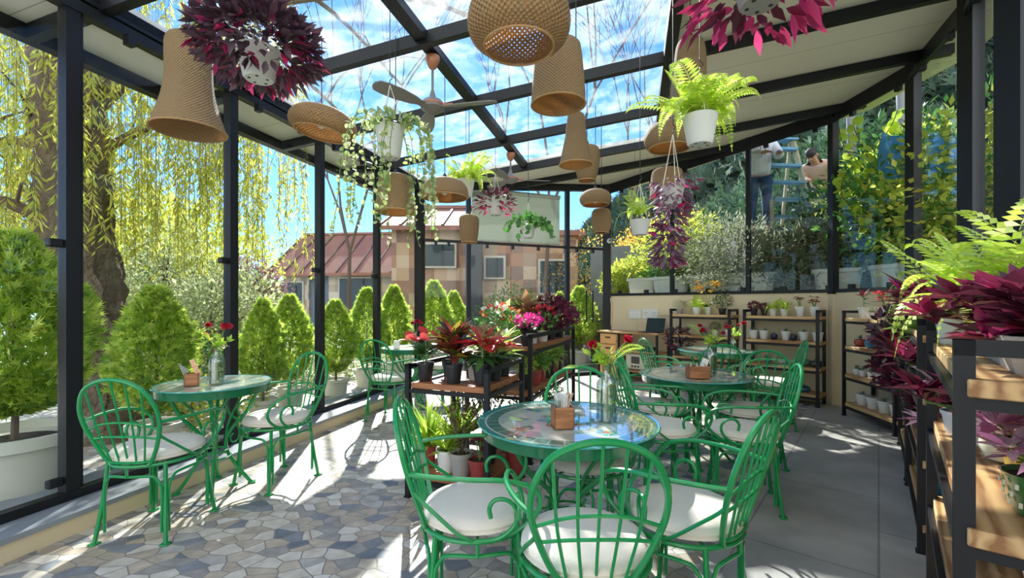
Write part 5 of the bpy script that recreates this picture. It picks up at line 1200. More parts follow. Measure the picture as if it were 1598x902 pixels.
# ================================================================== HANGING BASKETS
def hang_wires(t, r, zpot, ztop_knot, zroof, wm=None):
    m = MB()
    for k in range(3):
        a = k*2*PI/3+.4; m.tube([(r*math.cos(a), r*math.sin(a), zpot), (0, 0, ztop_knot)], .0028, 5)
    m.build('hanger_cords', wm or mat('hanger_white', (.7, .68, .6), .6), t)
    m = MB(); m.tube([(0, 0, ztop_knot), (.0, 0, ztop_knot+.03), (.018, 0, ztop_knot+.05), (.0, 0, ztop_knot+.07), (0, 0, ztop_knot+.09)], .003, 5, smooth=3); m.tube([(0, 0, ztop_knot+.08), (0, 0, zroof)], .003, 5); m.build('chain', BLACKP, t)
def basket(X, Y, zpot, r, h, label, knot, body, pot=WHITEP):
    t = thing('hanging_basket', label, 'hanging plant', (X, Y, zpot)); m = MB(); m.lathe(potprof(r, h, 'cup'), n=28, capt=False)
    p_ = m.build('pot', pot, t)
    for k in range(5): a = k*2*PI/5; mm_ = MB(); mm_.lathe([(.001, -.0015), (.008, -.0015), (.008, .002)], c=(r*.42*math.cos(a), r*.42*math.sin(a), 0), n=8, capb=False); mm_.build('drain_hole', BLACKP, p_)
    m = MB(); m.lathe([(.001, h*.9), (r*.88, h*.88)], n=20, capb=False, capt=False); m.build('soil', SOIL, t)
    hang_wires(t, r*.95, h, knot, roof_at(X, Y)-zpot); lb = LB(); mats, st = body(lb); lb.build('foliage', mats, t)
    if st: st.build('stem', STEMG, t)
    return t
def b_purple(n1, R_, h, L_, W, drop=.0, mats=(PURPD, MAG), frac=.10, T=T_LEAF):
    def f(lb):
        n = n1; u = rdir(n); u[:, 2] = np.abs(u[:, 2])*RNG.choice([1, -.55], n, p=[.7, .3]); q = RNG.uniform(.35, 1, n)**.5
        P = np.array([0, 0, h])+u*q[:, None]*R_*np.array([1, 1, .85])
        kp = ~((np.linalg.norm(P[:, :2], axis=1) < .11) & (P[:, 2] < h)); P, u = P[kp], u[kp]; low = P[:, 2] < h+.02
        D = nrm(u+rdir(len(P))*.55-np.array([0, 0, .15])); mi = (RNG.uniform(0, 1, len(P)) < np.where(low, frac*2.4, frac*.25))
        for k in (0, 1): s_ = mi == bool(k); lb.put(T, P[s_], D[s_], nrm(rdir(s_.sum())*.5+u[s_]*.3+np.array([0, 0, .8])), L_*RNG.uniform(.7, 1.15, s_.sum()), W, k)
        return list(mats), None
    return f
basket(-1.30, 2.32, 2.50, .105, .15, 'white hanging pot with a big round dark purple plant at the upper left', .42, b_purple(1150, .28, .14, .085, .034))
basket(.92, 1.68, 2.46, .10, .12, 'hanging pot with magenta leaves at the top right, cut off by the photo edge', .40, b_purple(260, .26, .06, .10, .036, mats=(BURG, MAG), frac=.7), pot=GREYP)
def b_fern(n, s, mats=(FERNL,)):
    def f(lb): fern_into(lb, (0, 0, .17), n, s, 1.0, pin=.17, k=24); return list(mats), None
    return f
basket(1.09, 2.62, 2.27, .10, .165, 'lime green fern in a white hanging pot at the upper right', .42, b_fern(56, .46))
basket(-.51, 5.0, 2.53, .10, .19, 'pale fern in a white hanging pot near the middle', .48, b_fern(44, .48))
basket(1.12, 3.95, 1.95, .09, .13, 'yellow green fern hanging behind the trailing purple plant', .45, b_fern(22, .30))
def vine(n, L_, leaf, mats, r=.1, z0=.16, sw=.2, every=.035, bushy=60, T=T_ROUND, lw=.9, pull=-.35):
    def f(lb):
        st = MB()
        for i in range(n):
            a = RNG.uniform(0, 2*PI); l = L_*RNG.uniform(.4, 1); k = max(4, int(l/.05)); p = Vector((r*.7*math.cos(a), r*.7*math.sin(a), z0)); pts = [p.copy()]; d = Vector((math.cos(a), math.sin(a), .5))
            for j in range(k):
                d = (d+Vector((RNG.normal()*sw, RNG.normal()*sw, pull))).normalized() if j > 1 else d; p = p+d*.05; 
                pts.append(p.copy())
            st.tube(pts, .0022, 5, smooth=2); pp = np.array(catmull(pts, 3)); sel = pp[2::max(1, int(every/.017))]; m_ = len(sel)
            D = rdir(m_)*.8+np.array([math.cos(a)*.5, math.sin(a)*.5, -.3]); lb.put(T, sel, D, rdir(m_)+np.array([0, -.3, .6]), leaf*RNG.uniform(.7, 1.1, m_), leaf*lw, 0)
        if bushy: shrub(lb, (0, 0, z0+.03), r*1.35, .07, bushy, leaf, leaf*lw, T=T)
        return list(mats), st
    return f
VARI = lm('cream_edged_leaf', (.45, .52, .22), (.62, .64, .36), (.24, .38, .10), (.58, .60, .20), rough=.45, trans=.4)
basket(-.865, 3.2, 2.38, .105, .22, 'variegated ivy trailing long stems from a white hanging pot', .52, vine(26, 1.05, .036, (VARI,), r=.11, z0=.22, bushy=80, pull=-.8))
basket(-.17, 4.6, 2.25, .09, .12, 'small magenta and purple plant hanging before the roller blind', .42, b_purple(200, .19, .1, .07, .032, mats=(BURG, MAG), frac=.45, T=T_LITE))
basket(.165, 4.6, 2.02, .075, .12, 'green round leaved plant hanging before the roller blind', .36, vine(12, .38, .06, (GRN,), r=.075, z0=.13, bushy=40, pull=-.9))
def b_col(lb):
    n = 430; t_ = RNG.uniform(0, 1, n); a = RNG.uniform(0, 2*PI, n); rr = .13*np.sqrt(RNG.uniform(.1, 1, n))*np.where(t_ < .15, 1.1, 1-.35*t_)
    P = np.stack([rr*np.cos(a)-t_*.05, rr*np.sin(a), .18-t_*.60], 1); u = np.stack([np.cos(a), np.sin(a), np.full(n, -.3)], 1)
    lb.put(T_LEAF, P, nrm(u+rdir(n)*.5), nrm(rdir(n)*.4+np.array([0, 0, 1.])), .08*RNG.uniform(.7, 1.2, n), .03, (0)); k = 60; lb.put(T_LEAF, P[:k], nrm(u[:k]+rdir(k)*.6), rdir(k), .08, .03, 1)
    return [lm('mauve_leaf', (.19, .09, .15), (.30, .18, .25), (.12, .05, .09), (.42, .30, .36), rough=.45, trans=.3), MAG], None
basket(1.14, 3.2, 2.05, .08, .12, 'mauve plant trailing as a long column from a hanging pot at the right', .50, b_col)
# ================================================================== OUTSIDE: shrubs, trees, houses
THUJ = leafmat('thuja_leaf', [(.20, .34, .04), (.42, .55, .06), (.66, .72, .14), (.12, .24, .04)], .6, .6)
BUSHG = leafmat('grey_bush_leaf', [(.30, .36, .16), (.46, .50, .26), (.18, .24, .09), (.60, .60, .42)], .6, .45)
YELG = leafmat('yellow_green_leaf', [(.42, .50, .05), (.58, .60, .08), (.26, .36, .05), (.62, .52, .06)], .55, .5)
WILL = leafmat('willow_leaf', [(.50, .54, .07), (.66, .64, .11), (.36, .42, .06), (.56, .48, .07)], .55, .55)
ORNG = leafmat('autumn_leaf', [(.62, .38, .04), (.70, .48, .08), (.52, .24, .04)], .6, .5)
PLUM = leafmat('plum_leaf', [(.16, .07, .09), (.24, .12, .14), (.30, .20, .18)], .6, .4)
CONF = leafmat('conifer_leaf', [(.03, .08, .04), (.06, .13, .06), (.09, .17, .08)], .7, .2)
def tubprof(r, h): return [(r*.74, 0), (r*.76, .02), (r*.90, h*.80), (r*.92, h*.84), (r*.93, h*.86), (r*1.03, h*.88), (r*1.04, h), (r*.93, h), (r*.9, h*.9), (.001, h*.88)]
def thuja_mesh(H, R, n, sz=.09):
    lb = LB(); t_ = RNG.uniform(0, 1, n)**1.15; prof = np.sin(PI*np.clip(t_, .01, .985)**.82)**.72*(1-.22*t_); a = RNG.uniform(0, 2*PI, n); lump = 1+.13*np.sin(a*3+t_*9)+.10*np.sin(a*7-t_*15)
    rr = R*1.12*prof*lump*RNG.uniform(.35, 1, n)**.45; P = np.stack([rr*np.cos(a), rr*np.sin(a), H*(t_*.97)], 1)
    D = nrm(np.stack([np.cos(a)*.9, np.sin(a)*.9, np.full(n, .7)], 1)+rdir(n)*.6); N = nrm(rdir(n))
    lb.put(T_SPRAY, P, D, N, sz*RNG.uniform(.7, 1.3, n), sz*.9*RNG.uniform(.7, 1.2, n)); return lb
def thuja(p, H, R, label, proto=None, tub=(.22, .38), n=4200, group='clipped golden cypress shrubs in white tubs', m=None):
    if proto is not None: 
        o = dup(proto, p, random.uniform(0, 6), label, group); o.scale = (R/proto['r'], R/proto['r'], H/proto['h']); return o
    t = thing('potted_cypress', label, 'shrub', p, 0, group); t['r'] = R; t['h'] = H
    mb = MB(); mb.lathe(tubprof(*tub), n=30, capt=False); mb.build('tub', TUBP, t); mb = MB(); mb.lathe([(.001, tub[1]*.9), (tub[0]*.92, tub[1]*.89)], n=20, capb=False, capt=False); mb.build('soil', SOIL, t)
    mb = MB(); mb.tube([(0, 0, tub[1]*.8), (.01, 0, tub[1]+.25), (0, 0, H*.7)], [.022, .018, .008], 7); mb.build('trunk', TWIG, t)
    o = thuja_mesh(H-tub[1]-.10, R, n).build('foliage', m or THUJ, t); o.location = (0, 0, tub[1]+.10); return t
th0 = thuja(RM(-4.02, 2.05, -.12), 1.95, .38, 'large golden cypress in a big cream tub at the left edge of the photo', tub=(.38, .62), n=6500)
th1 = thuja(RM(-4.25, 3.15, -.12), 1.62, .31, 'golden cypress outside the window behind the left table')
for (y_, x_, H, R, lb_) in ((4.34, -4.2, 1.52, .22, 'narrow golden cypress second along the left window wall'), (5.0, -4.4, 1.58, .25, 'golden cypress third along the left window wall'), (5.81, -4.3, 1.52, .26, 'golden cypress fourth along the left window wall, before the grey house'), (6.55, -4.25, 1.72, .28, 'tall golden cypress fifth along the left window wall'), (7.15, -4.1, 1.78, .26, 'tall golden cypress beside the back left corner post')):
    thuja(RM(x_, y_, -.12), H, R, lb_, th1)
for (u, d, H, R, lb_) in ((677, 9.6, 1.95, .34, 'golden cypress just right of the back left corner post'), (708, 10.4, 1.75, .28, 'smaller golden cypress behind the back wall'), (873, 11.2, 1.75, .22, 'golden cypress behind the back wall near the door'), (904, 10.2, 1.85, .34, 'greyish green cypress seen through the glass door')):
    thuja(((u-799)/FPX*d, d, -.12), H, R, lb_, th1)
# low planting strip and sunlit things behind the row
def cloudtree(p, H, blobs, n, L_, W, mats, label, cat='tree', name='tree', trunkr=.1, T=T_LITE, group=None, branches=8, lean=(0, 0), mi_split=None, barkm=None):
    t = thing(name, label, cat, p, 0, group); mb = MB(); top = Vector((lean[0], lean[1], H*.75))
    if trunkr:
        mb.tube([(0, 0, -.3), (lean[0]*.3, lean[1]*.3, H*.3), top], [trunkr, trunkr*.75, trunkr*.3], 9, smooth=3)
        for (cx_, cy_, cz_, rx_, rz__) in blobs[:branches]:
            s0 = Vector((lean[0]*.4, lean[1]*.4, min(cz_*.7, H*.45))); e0 = Vector((cx_, cy_, cz_)); mb.tube([s0, s0*.5+e0*.5+Vector((0, 0, .1*H*.1)), e0, e0+Vector((0, 0, rz__*.6))], [trunkr*.5, trunkr*.32, trunkr*.18, trunkr*.06], 6, smooth=3)
            for q in range(4):
                e1 = e0+Vector((RNG.normal()*rx_*.6, RNG.normal()*rx_*.6, RNG.normal()*rz__*.6)); mb.tube([s0*.35+e0*.65, e0*.5+e1*.5, e1], [trunkr*.16, trunkr*.1, trunkr*.04], 5)
        mb.build('trunk', barkm or TWIG, t)
    lb = LB(); tot = sum(b[3]**2*b[4] for b in blobs)
    for (cx_, cy_, cz_, rx_, rz__) in blobs:
        k = max(20, int(n*rx_**2*rz__/tot)); u = rdir(k)*(RNG.uniform(.25, 1, k)**.5)[:, None]; u *= (1+.18*np.sin(u[:, :1]*9)*np.cos(u[:, 1:2]*11)); P = np.array([cx_, cy_, cz_])+u*np.array([rx_, rx_, rz__])
        lb.put(T, P, nrm(u+rdir(k)*.8+np.array([0, 0, .3])), nrm(rdir(k)+np.array([0, 0, .8])), L_*RNG.uniform(.6, 1.2, k), W*RNG.uniform(.7, 1.1, k), 0 if mi_split is None else 0)
    lb.build('foliage', mats, t); return t
def P_(u, d, z=-.15): return ((u-799)/FPX*d, d, z)
def zz(v, d): return EYE+(HOR-v)/FPX*d
cloudtree(P_(255, 7.2), 3.0, [(0, 0, 1.8, .75, .75), (-.6, 0, 1.5, .6, .7), (.7, .2, 1.6, .65, .75), (.1, 0, 2.4, .5, .5), (-.2, 0, .8, .9, .7), (.6, 0, .9, .7, .7)], 7500, .095, .05, BUSHG, 'pale grey green flowering bush behind the left window row', 'shrub', 'bush', .05)
cloudtree(P_(330, 6.6), 2.4, [(0, 0, 1.2, .6, .8), (.5, .2, 1.4, .5, .6), (-.5, 0, .9, .6, .6)], 4200, .09, .05, BUSHG, 'grey green bush beside the black post, right of the flowering bush', 'shrub', 'bush', .04)
cloudtree(P_(385, 11), 3.4, [(0, 0, 2.0, .7, .7), (.5, 0, 1.5, .6, .7), (-.5, 0, 1.3, .7, .8)], 3600, .11, .07, PLUM, 'plum leafed tree behind the left wall, before the open sky', 'tree', 'plum_tree', .07)
cloudtree(P_(20, 8.5), 4.5, [(0, 0, 2.6, 1.2, 1.0), (-.9, 0, 1.9, 1.2, 1.0), (.8, 0, 1.8, .9, .9), (.1, 0, 3.4, .8, .6)], 6000, .13, .07, CONF, 'dark evergreen behind the big cypress at the left edge', 'tree', 'evergreen_tree', .12, T=T_SPRAY)
cloudtree(P_(300, 13), 5.2, [(0, 0, 3.4, 1.6, 1.1), (-1.4, 0, 2.8, 1.3, 1.1), (1.3, 0, 2.6, 1.2, 1.2), (.2, 0, 1.4, 2.2, 1.2)], 8000, .17, .09, YELG, 'yellow green tree behind the bushes, left of the plum tree', 'tree', 'broadleaf_tree', .12)
cloudtree(P_(205, 10.2), 5.2, [(0, 0, 3.2, 1.2, 1.0), (.8, 0, 2.5, 1.0, 1.0), (-.5, 0, 1.9, 1.3, 1.2)], 7000, .13, .07, YELG, 'yellow green tree right of the willow trunk', 'tree', 'broadleaf_tree', .10)
for i, (u, d, nm_, k_) in enumerate(((300, 5.2, 'below the left window table', 'yellow green'), (455, 7.4, 'between the third and fourth cypress', 'grey green'), (520, 8.2, 'before the grey house', 'grey green'), (610, 9.2, 'beside the back left corner', 'grey green'))):
    cloudtree(P_(u, d), .9, [(0, 0, .35, .5, .4), (.5, 0, .3, .4, .35), (-.4, 0, .3, .4, .3)], 1500, .08, .045, YELG if i == 0 else BUSHG, 'low %s bush %s' % (k_, nm_), 'shrub', 'low_bush', .02)
# red flowering shrub near the trunk
t = cloudtree(P_(312, 5.6), 1.3, [(0, 0, .75, .28, .35)], 500, .07, .04, GRN, 'small shrub with red berries behind the left window table', 'shrub', 'berry_shrub', .015)
lb = LB(); shrub(lb, (0, 0, .95), .25, .18, 60, .05, .045, T=T_ROUND); lb.build('berries', REDB, t)
# ---- weeping willow
wt = thing('weeping_willow', 'old weeping willow with furrowed leaning trunk and hanging yellow green branches at the left', 'tree', P_(165, 4.6, -.12))
m = MB(); ox, oy = P_(165, 4.6)[0], 4.6
def tr(pts, rs, n=14, jag=0.0, sm=5):
    mm = MB(); mm.tube(pts, rs, n, smooth=sm); 
    if jag:
        for i, v in enumerate(mm.v): 
            q = noise.noise(Vector((v[0]*9, v[1]*9, v[2]*1.6)))*jag+noise.noise(Vector((v[0]*26, v[1]*26, v[2]*4)))*jag*.5; c = (i//n)
            mm.v[i] = (v[0]+q, v[1]+q*.6, v[2])
    return mm
mm = tr([(0.05, 0, -.1), (.02, 0, .35), (-.16, .02, 1.4), (-.34, .05, 2.4), (-.46, .1, 3.4), (-.55, .2, 4.6), (-.3, .4, 6.0)], [.40, .33, .29, .27, .27, .24, .16], 40, .10, 12)
m.add(mm.v, mm.f); m.build('trunk', BARK, wt)
limbs = [[(-.40, .1, 2.9), (.15, .5, 3.5), (.8, 1.0, 3.75), (1.5, 1.6, 3.6), (2.1, 2.2, 3.3)], [(-.45, .1, 3.3), (.4, .6, 4.6), (1.6, 1.2, 5.4), (3.0, 1.6, 5.6), (4.4, 2.0, 5.3)],
         [(-.5, .2, 4.2), (-.1, -.6, 5.6), (.9, -1.4, 6.4), (2.2, -1.8, 6.6)], [(-.5, .2, 4.4), (-1.4, .8, 5.4), (-2.4, 1.6, 5.8)], [(-.4, .3, 5.2), (.2, 1.8, 6.4), (1.0, 3.4, 6.6), (1.8, 5.0, 6.1)],
         [(-.5, .1, 3.6), (-.1, 1.4, 4.8), (.5, 2.9, 5.3), (1.0, 4.4, 5.0)], [(-.45, .1, 3.0), (-1.2, .2, 3.2), (-2.0, .1, 3.0)], [(-.4, .1, 2.2), (-.9, -.3, 2.5), (-1.6, -.6, 2.4)], [(-.4, .3, 5.0), (1.2, .2, 6.6), (3.0, .2, 7.0), (4.8, .3, 6.8)]]
for i, lm_ in enumerate(limbs):
    mm = MB(); mm.tube(lm_, [.10, .055, .035, .02] if i else [.05, .04, .03, .015], 8, smooth=5)
    L2 = catmull([Vector(p) for p in lm_], 6)
    for q in range(7):
        s0 = L2[int(RNG.uniform(.25, .95)*(len(L2)-1))]; e1 = s0+Vector((RNG.normal()*.5, RNG.normal()*.5, RNG.uniform(-.2, .5))); mm.tube([s0, s0*.5+e1*.5+Vector((0, 0, .12)), e1], [.02, .014, .006], 5, smooth=2)
    mm.build('branch', TWIG, wt)
lb = LB(); ws = MB(); nst = 0
for lm_ in limbs:
    L2 = catmull([Vector(p) for p in lm_], 8); ln = len(lm_)
    for q in range(105):
        s0 = L2[int(RNG.uniform(.22, 1)*(len(L2)-1))]+Vector((RNG.normal()*.55, RNG.normal()*.55, RNG.normal()*.15)); low = RNG.uniform(1.9, 3.0); 
        # strands stop above the roof where they would hang into the building
        wx, wy = ox+s0.x, oy+s0.y; rx_, ry_ = inv(wx, wy)
        if rx_ > -4.35 and ry_ < 7.2: low = max(zr(rx_)+.25, s0.z-RNG.uniform(.5, 1.6))
        else: low = RNG.uniform(1.75, 3.1)
        if (wx/wy)*FPX+799 > 455+RNG.uniform(-60, 30): continue
        l = s0.z-low
        if l < .3: continue
        k = max(5, int(l/.10)); sw = Vector((RNG.normal()*.22, RNG.normal()*.22, 0)); pts = [s0+sw*math.sin(j/k*1.7)-Vector((0, 0, l*j/k)) for j in range(k+1)]
        ws.tube(pts, .0024, 3, cap=False); pp = np.array(pts); m_ = int(l/.028); idx = RNG.uniform(0, k, m_); i0 = np.minimum(k-1, idx.astype(int)); fr = (idx-i0)[:, None]; P = pp[i0]*(1-fr)+pp[i0+1]*fr
        D = rdir(m_)*np.array([.7, .7, .3])+np.array([0, 0, -.8]); lb.put(T_QUAD, P, D, rdir(m_), RNG.uniform(.07, .125, m_), RNG.uniform(.014, .025, m_))
lb.build('foliage', WILL, wt); ws.build('strands', TWIG, wt)
# bare branched trees over the roof (seen through the roof glass)
def bare(p, H, label, seed, spread=1.0):
    r_ = random.Random(seed); t = thing('bare_tree', label, 'tree', p); mb = MB()
    def grow(a, d, l, r, dep):
        b = a+d*l; mb.tube([a, a*.5+b*.5+Vector((r_.uniform(-.05, .05), r_.uniform(-.05, .05), 0))*l, b], [r, r*.85, r*.7], 5 if dep < 3 else 4, cap=False)
        if dep > 5: return
        for i in range(3 if dep < 4 else 2):
            d2 = (d+Vector((r_.uniform(-1, 1), r_.uniform(-1, 1), r_.uniform(-.2, .6)))*.55*spread).normalized(); grow(b, d2, l*r_.uniform(.62, .85), r*.6, dep+1)
    grow(Vector((0, 0, 0)), Vector((0, 0, 1)), H*.33, H*.006, 0); mb.build('branches', TWIG, t); return t
bare((1.1, 13.5, -.3), 13.0, 'tall leafless tree beyond the back wall, seen through the roof glass', 4)
bare((-4.6, 12.8, -1.0), 11.5, 'leafless tree further left behind the roof glass', 9)
bare((3.5, 13.2, 1.0), 9.5, 'leafless tree behind the right garden wall', 12)
# ---- houses
SLW = mat('blue_grey_render', (.13, .17, .22), .8, var=.15, vs=1)
STW = tile_mat('stone_cladding', [(.40, .33, .25), (.48, .42, .35), (.30, .27, .24), (.42, .30, .22), (.52, .47, .40)], .38)
TILW = tile_mat('salmon_tile_cladding', [(.36, .20, .13), (.28, .16, .11), (.44, .30, .20), (.34, .25, .18), (.50, .38, .28), (.24, .15, .12)], .42)
ROOFR = mat('red_metal_roof', (.27, .12, .09), .8, var=.2, vs=1); WINM = mat('dark_window', (.03, .05, .065), .2, 0, spec=.3); FRM = mat('pale_window_frame', (.50, .47, .42), .7)
def hbox(c, d, m_, nm, par): return MB().box(c, d).build(nm, m_, par, smooth=False)
def gable_roof(par, x0, x1, y0, y1, ze, zr_, ov=.5, seams=9):
    ym = (y0+y1)/2; mb = MB(); th = .14
    for s, ya in ((1, y0-ov), (-1, y1+ov)):
        sl = (zr_-ze)/(ym-y0); za = ze-ov*sl
        v = [(x0-ov, ya, za), (x1+ov, ya, za), (x1+ov, ym, zr_), (x0-ov, ym, zr_)]; vs = v+[(a, b, c+th) for a, b, c in v]; f = [(0, 3, 2, 1), (4, 5, 6, 7), (0, 1, 5, 4), (1, 2, 6, 5), (2, 3, 7, 6), (3, 0, 4, 7)]
        mb.add(vs, f if s > 0 else [tuple(reversed(q)) for q in f])
    r = mb.build('roof', ROOFR, par, smooth=False); mb = MB()
    for k in range(seams+1):
        x = x0-ov+(x1-x0+2*ov)*k/seams; sl = (zr_-ze)/(ym-y0); mb.bar((x, y0-ov, ze-ov*sl+th+.02), (x, ym, zr_+th+.02), .07, .07)
    mb.build('roof_seams', mat('seam_dark', (.09, .05, .04), .6), r, smooth=False)
    mb = MB(); mb.bar((x0-ov, ym, zr_+th+.03), (x1+ov, ym, zr_+th+.03), .3, .12); mb.build('ridge_cap', ROOFR, r, smooth=False)
def wnd(par, c, w_, h_, wall='y'):
    f = MB().box(c, (w_+.14, .14, h_+.14)).build('window', FRM, par, smooth=False); MB().box((c[0], c[1]-.05, c[2]), (w_, .1, h_)).build('pane', WINM, f, smooth=False)
    mb = MB(); mb.box((c[0]+w_*.12, c[1]-.11, c[2]), (.06, .04, h_)); mb.build('mullion', BLACK, f, smooth=False)
# house 1: behind the left windows, local frame turned
h1 = thing('house', 'grey house with red metal gable roof behind the left windows', 'house', (-8.1, 26.5, -2.6), math.radians(-6))
hbox((0, 0, 2.9), (7.4, 6, 5.8), SLW, 'wall', h1)
hbox((.6, -3.06, 4.3), (3.4, .2, 3.0), STW, 'stone_panel', h1); hbox((-2.9, -3.05, 4.2), (1.4, .2, 2.8), STW, 'stone_panel', h1)
gable_roof(h1, -3.7, 3.7, -3, 3, 5.8, 7.9, .6)
wnd(h1, (.6, -3.2, 4.3), 2.1, 1.9); wnd(h1, (-2.9, -3.2, 4.2), .8, 1.7); wnd(h1, (-1.2, -3.1, 1.4), 1.6, 1.6)
hbox((-4.9, -1.5, 2.4), (2.4, 4, 4.8), SLW, 'side_wing', h1); hbox((-4.9, -1.5, 4.85), (2.7, 4.3, .12), ROOFR, 'wing_roof', h1); hbox((-4.9, -3.6, 3.3), (1.0, .1, 1.2), WINM, 'wing_window', h1)
hbox((5.6, -.5, 2.6), (4.0, 5, 5.2), SLW, 'link_wall', h1); wnd(h1, (5.2, -3.05, 4.0), 1.6, 2.0); hbox((5.6, -.6, 5.3), (4.4, 5.6, .16), mat('seam_dark', (.09, .05, .04), .6), 'link_roof', h1); hbox((4.2, -3.1, 5.0), (.5, .3, 1.6), FRM, 'downpipe_panel', h1)
# house 2: tiled stone walls behind the back wall
h2 = thing('house', 'house with salmon stone tile walls behind the back glass wall', 'house', (-.9, 17.5, -.4))
hbox((-1.75, 0, 2.2), (2.7, 5, 4.4), TILW, 'wall', h2); hbox((1.35, -.6, 1.9), (3.3, 5, 4.0), TILW, 'front_wall', h2)
gable_roof(h2, -3.0, -.4, -2.5, 2.5, 4.3, 5.3, .4, 5)
wnd(h2, (-1.5, -2.55, 3.35), 1.0, .7); wnd(h2, (.35, -3.12, 2.9), .55, .6); wnd(h2, (2.2, -3.12, 2.6), .8, 1.0); hbox((-.25, -3.3, 1.9), (.42, .5, 4.6), mat('dark_pillar', (.06, .065, .08), .9), 'chimney_breast', h2)
MB().box((1.35, -.6, 3.98), (3.7, 5.5, .16)).build('flat_roof', ROOFR, h2, smooth=False)
for i, (x, y, H, nm_) in enumerate(((-7.5, 37, 9.2, 'left'), (-4.4, 36, 10.5, 'middle'), (-1.6, 34, 10.2, 'right'))):
    cloudtree((x, y, -2.5), H, [(0, 0, H*.45, 1.6, H*.3), (0, 0, H*.75, 1.0, H*.22), (.6, 0, H*.3, 1.9, H*.2)], 3000, .5, .3, CONF, 'tall dark conifer rising above the far roofs, the %s one' % nm_, 'tree', 'conifer', .25, T=T_SPRAY)
# plants outside the back wall and by the door
for i, (u, d, H, mt_, nm_, c_) in enumerate(((760, 9.6, 1.2, CONF, 'dark spiky bush outside the back wall under the roller blind', 'shrub'), (820, 10.2, 1.4, LIME, 'bright lime bush outside the back wall', 'shrub'), (850, 11.0, 1.7, BUSHG, 'grey green bush outside the back wall near the door', 'shrub'), (908, 11.2, 1.6, YELG, 'yellow green bush right of the glass door', 'shrub'), (800, 13.0, 2.2, GRN, 'green tree beyond the lime bush', 'tree'), (925, 14.5, 4.2, ORNG, 'autumn yellow tree beyond the glass door', 'tree'))):
    cloudtree(P_(u, d, -.12), H, [(0, 0, H*.6, H*.34, H*.35), (H*.25, 0, H*.4, H*.3, H*.3), (-H*.25, 0, H*.42, H*.3, H*.3)], 2200, .10, .055, mt_, nm_, c_, 'garden_bush', .03)
pw = thing('planter_wall', 'pale stone planter wall outside the back door', 'planter', P_(835, 10.8, -.12), .2)
MB().box((0, 0, .55), (2.2, .5, 1.1), bev=.03).build('stone_wall', STW, pw); MB().box((0, 0, 1.13), (2.3, .6, .07), bev=.01).build('coping', FRM, pw)
# ---- terrace planters above the cream wall
def oval_tub(p, rz, L_, h, label, group='cream oval tub planters on the terrace'):
    t = thing('tub_planter', label, 'planter', p, rz, group); m = MB(); m.lathe(tubprof(L_/2, h), n=36, capt=False, sy=.5); m.build('tub', TUBP, t); m = MB(); m.lathe([(.001, h*.9), (L_/2*.92, h*.89)], n=24, capb=False, capt=False, sy=.5); m.build('soil', SOIL, t); return t
def wall_out(u, off=.33):       # a point behind the window wall seen at column u
    t = (u-799)/FPX
    for a, b in zip(Wr[:-1], Wr[1:]):
        d = b-a; s = (t*a.y-a.x)/(d.x-t*d.y)
        if -.02 <= s <= 1.02:
            p = a+d*s; n = Vector((-d.y, d.x, 0)).normalized(); n = n if n.dot(p) > 0 else -n; dist = p.length; q = p+n*off
            q = Vector((t*q.y, q.y, 0)) if False else q; return q, math.atan2(d.y, d.x)
    return Vector((t*6, 6, 0)), 0
tubs = [(970, .6, 'furthest left by the back corner'), (1016, .75, 'second from the back corner, greyer'), (1078, .8, 'third, behind the purple hanging column'), (1142, .8, 'fourth, left of the thin post'), (1283, .62, 'fifth, left of the wide post'), (1338, .62, 'sixth, right of the wide post'), (1392, .7, 'seventh, behind the red leafed pots'), (1462, .7, 'eighth, above the lime ferns')]
for i, (u, L_, nm_) in enumerate(tubs):
    q, a = wall_out(u+ (12 if u < 1300 else 6), .42); oval_tub((q.x, q.y, 1.41), a, L_, .43, 'cream oval tub on the terrace, '+nm_)
TERZ = 1.40
def tbush(u, d, H, mt_, label, n=3500, L_=.11, W=.055, wd=.5, cat='shrub', z=TERZ, T=T_LITE, name='terrace_bush', tk=.03):
    cloudtree(P_(u, d, z), H, [(0, 0, H*.62, H*wd, H*.36), (H*wd*.7, .1, H*.42, H*wd*.75, H*.32), (-H*wd*.7, .1, H*.45, H*wd*.75, H*.32), (0, 0, H*.2, H*wd*.8, H*.2)], n, L_, W, mt_, label, cat, name, tk, T=T)
tbush(985, 10.0, .95, YELG, 'yellow green bush on the terrace by the back corner', 2600)
tbush(1015, 12.6, 2.4, ORNG, 'autumn orange bush above the grey garden wall', 2600, wd=.35)
tbush(1040, 9.2, .8, GRN, 'dark green shrub above the second terrace tub', 2000)
tbush(1118, 9.6, 1.9, GREYG, 'large grey green shrub behind the fourth terrace tub', 5200, .10, .03, .55)
tbush(1065, 9.3, 1.9, YELG, 'yellowish shrub behind the purple hanging column', 3600, .12, .05, .4)
tbush(1152, 7.4, 1.35, GREYG, 'grey leafed shrub right of the thin window post', 4200, .10, .03, .5)
tbush(1262, 6.82, 1.3, GREYG, 'pale feathery bush below the two workers', 5200, .12, .022, .36)
tbush(1345, 7.2, 1.9, YELG, 'lime green shrub right of the wide window post', 3400, .11, .07, .35)
tbush(1385, 6.9, 2.4, DGRN, 'dark green tree behind the lime shrub', 3600, .12, .07, .4, 'tree')
tbush(1455, 6.4, 2.6, YELG, 'yellow green climber tree behind the right windows', 3800, .12, .08, .4, 'tree')
tbush(1520, 5.6, 2.6, GRN, 'green tree behind the rightmost windows', 3800, .11, .06, .45, 'tree')
tbush(1585, 4.9, 2.4, YELG, 'yellow green foliage at the right edge of the windows', 2600, .10, .07, .4, 'tree')
tbush(1360, 7.6, 1.1, GREYG, 'low grey green shrub above the seventh terrace tub', 3000, .10, .04, .6)
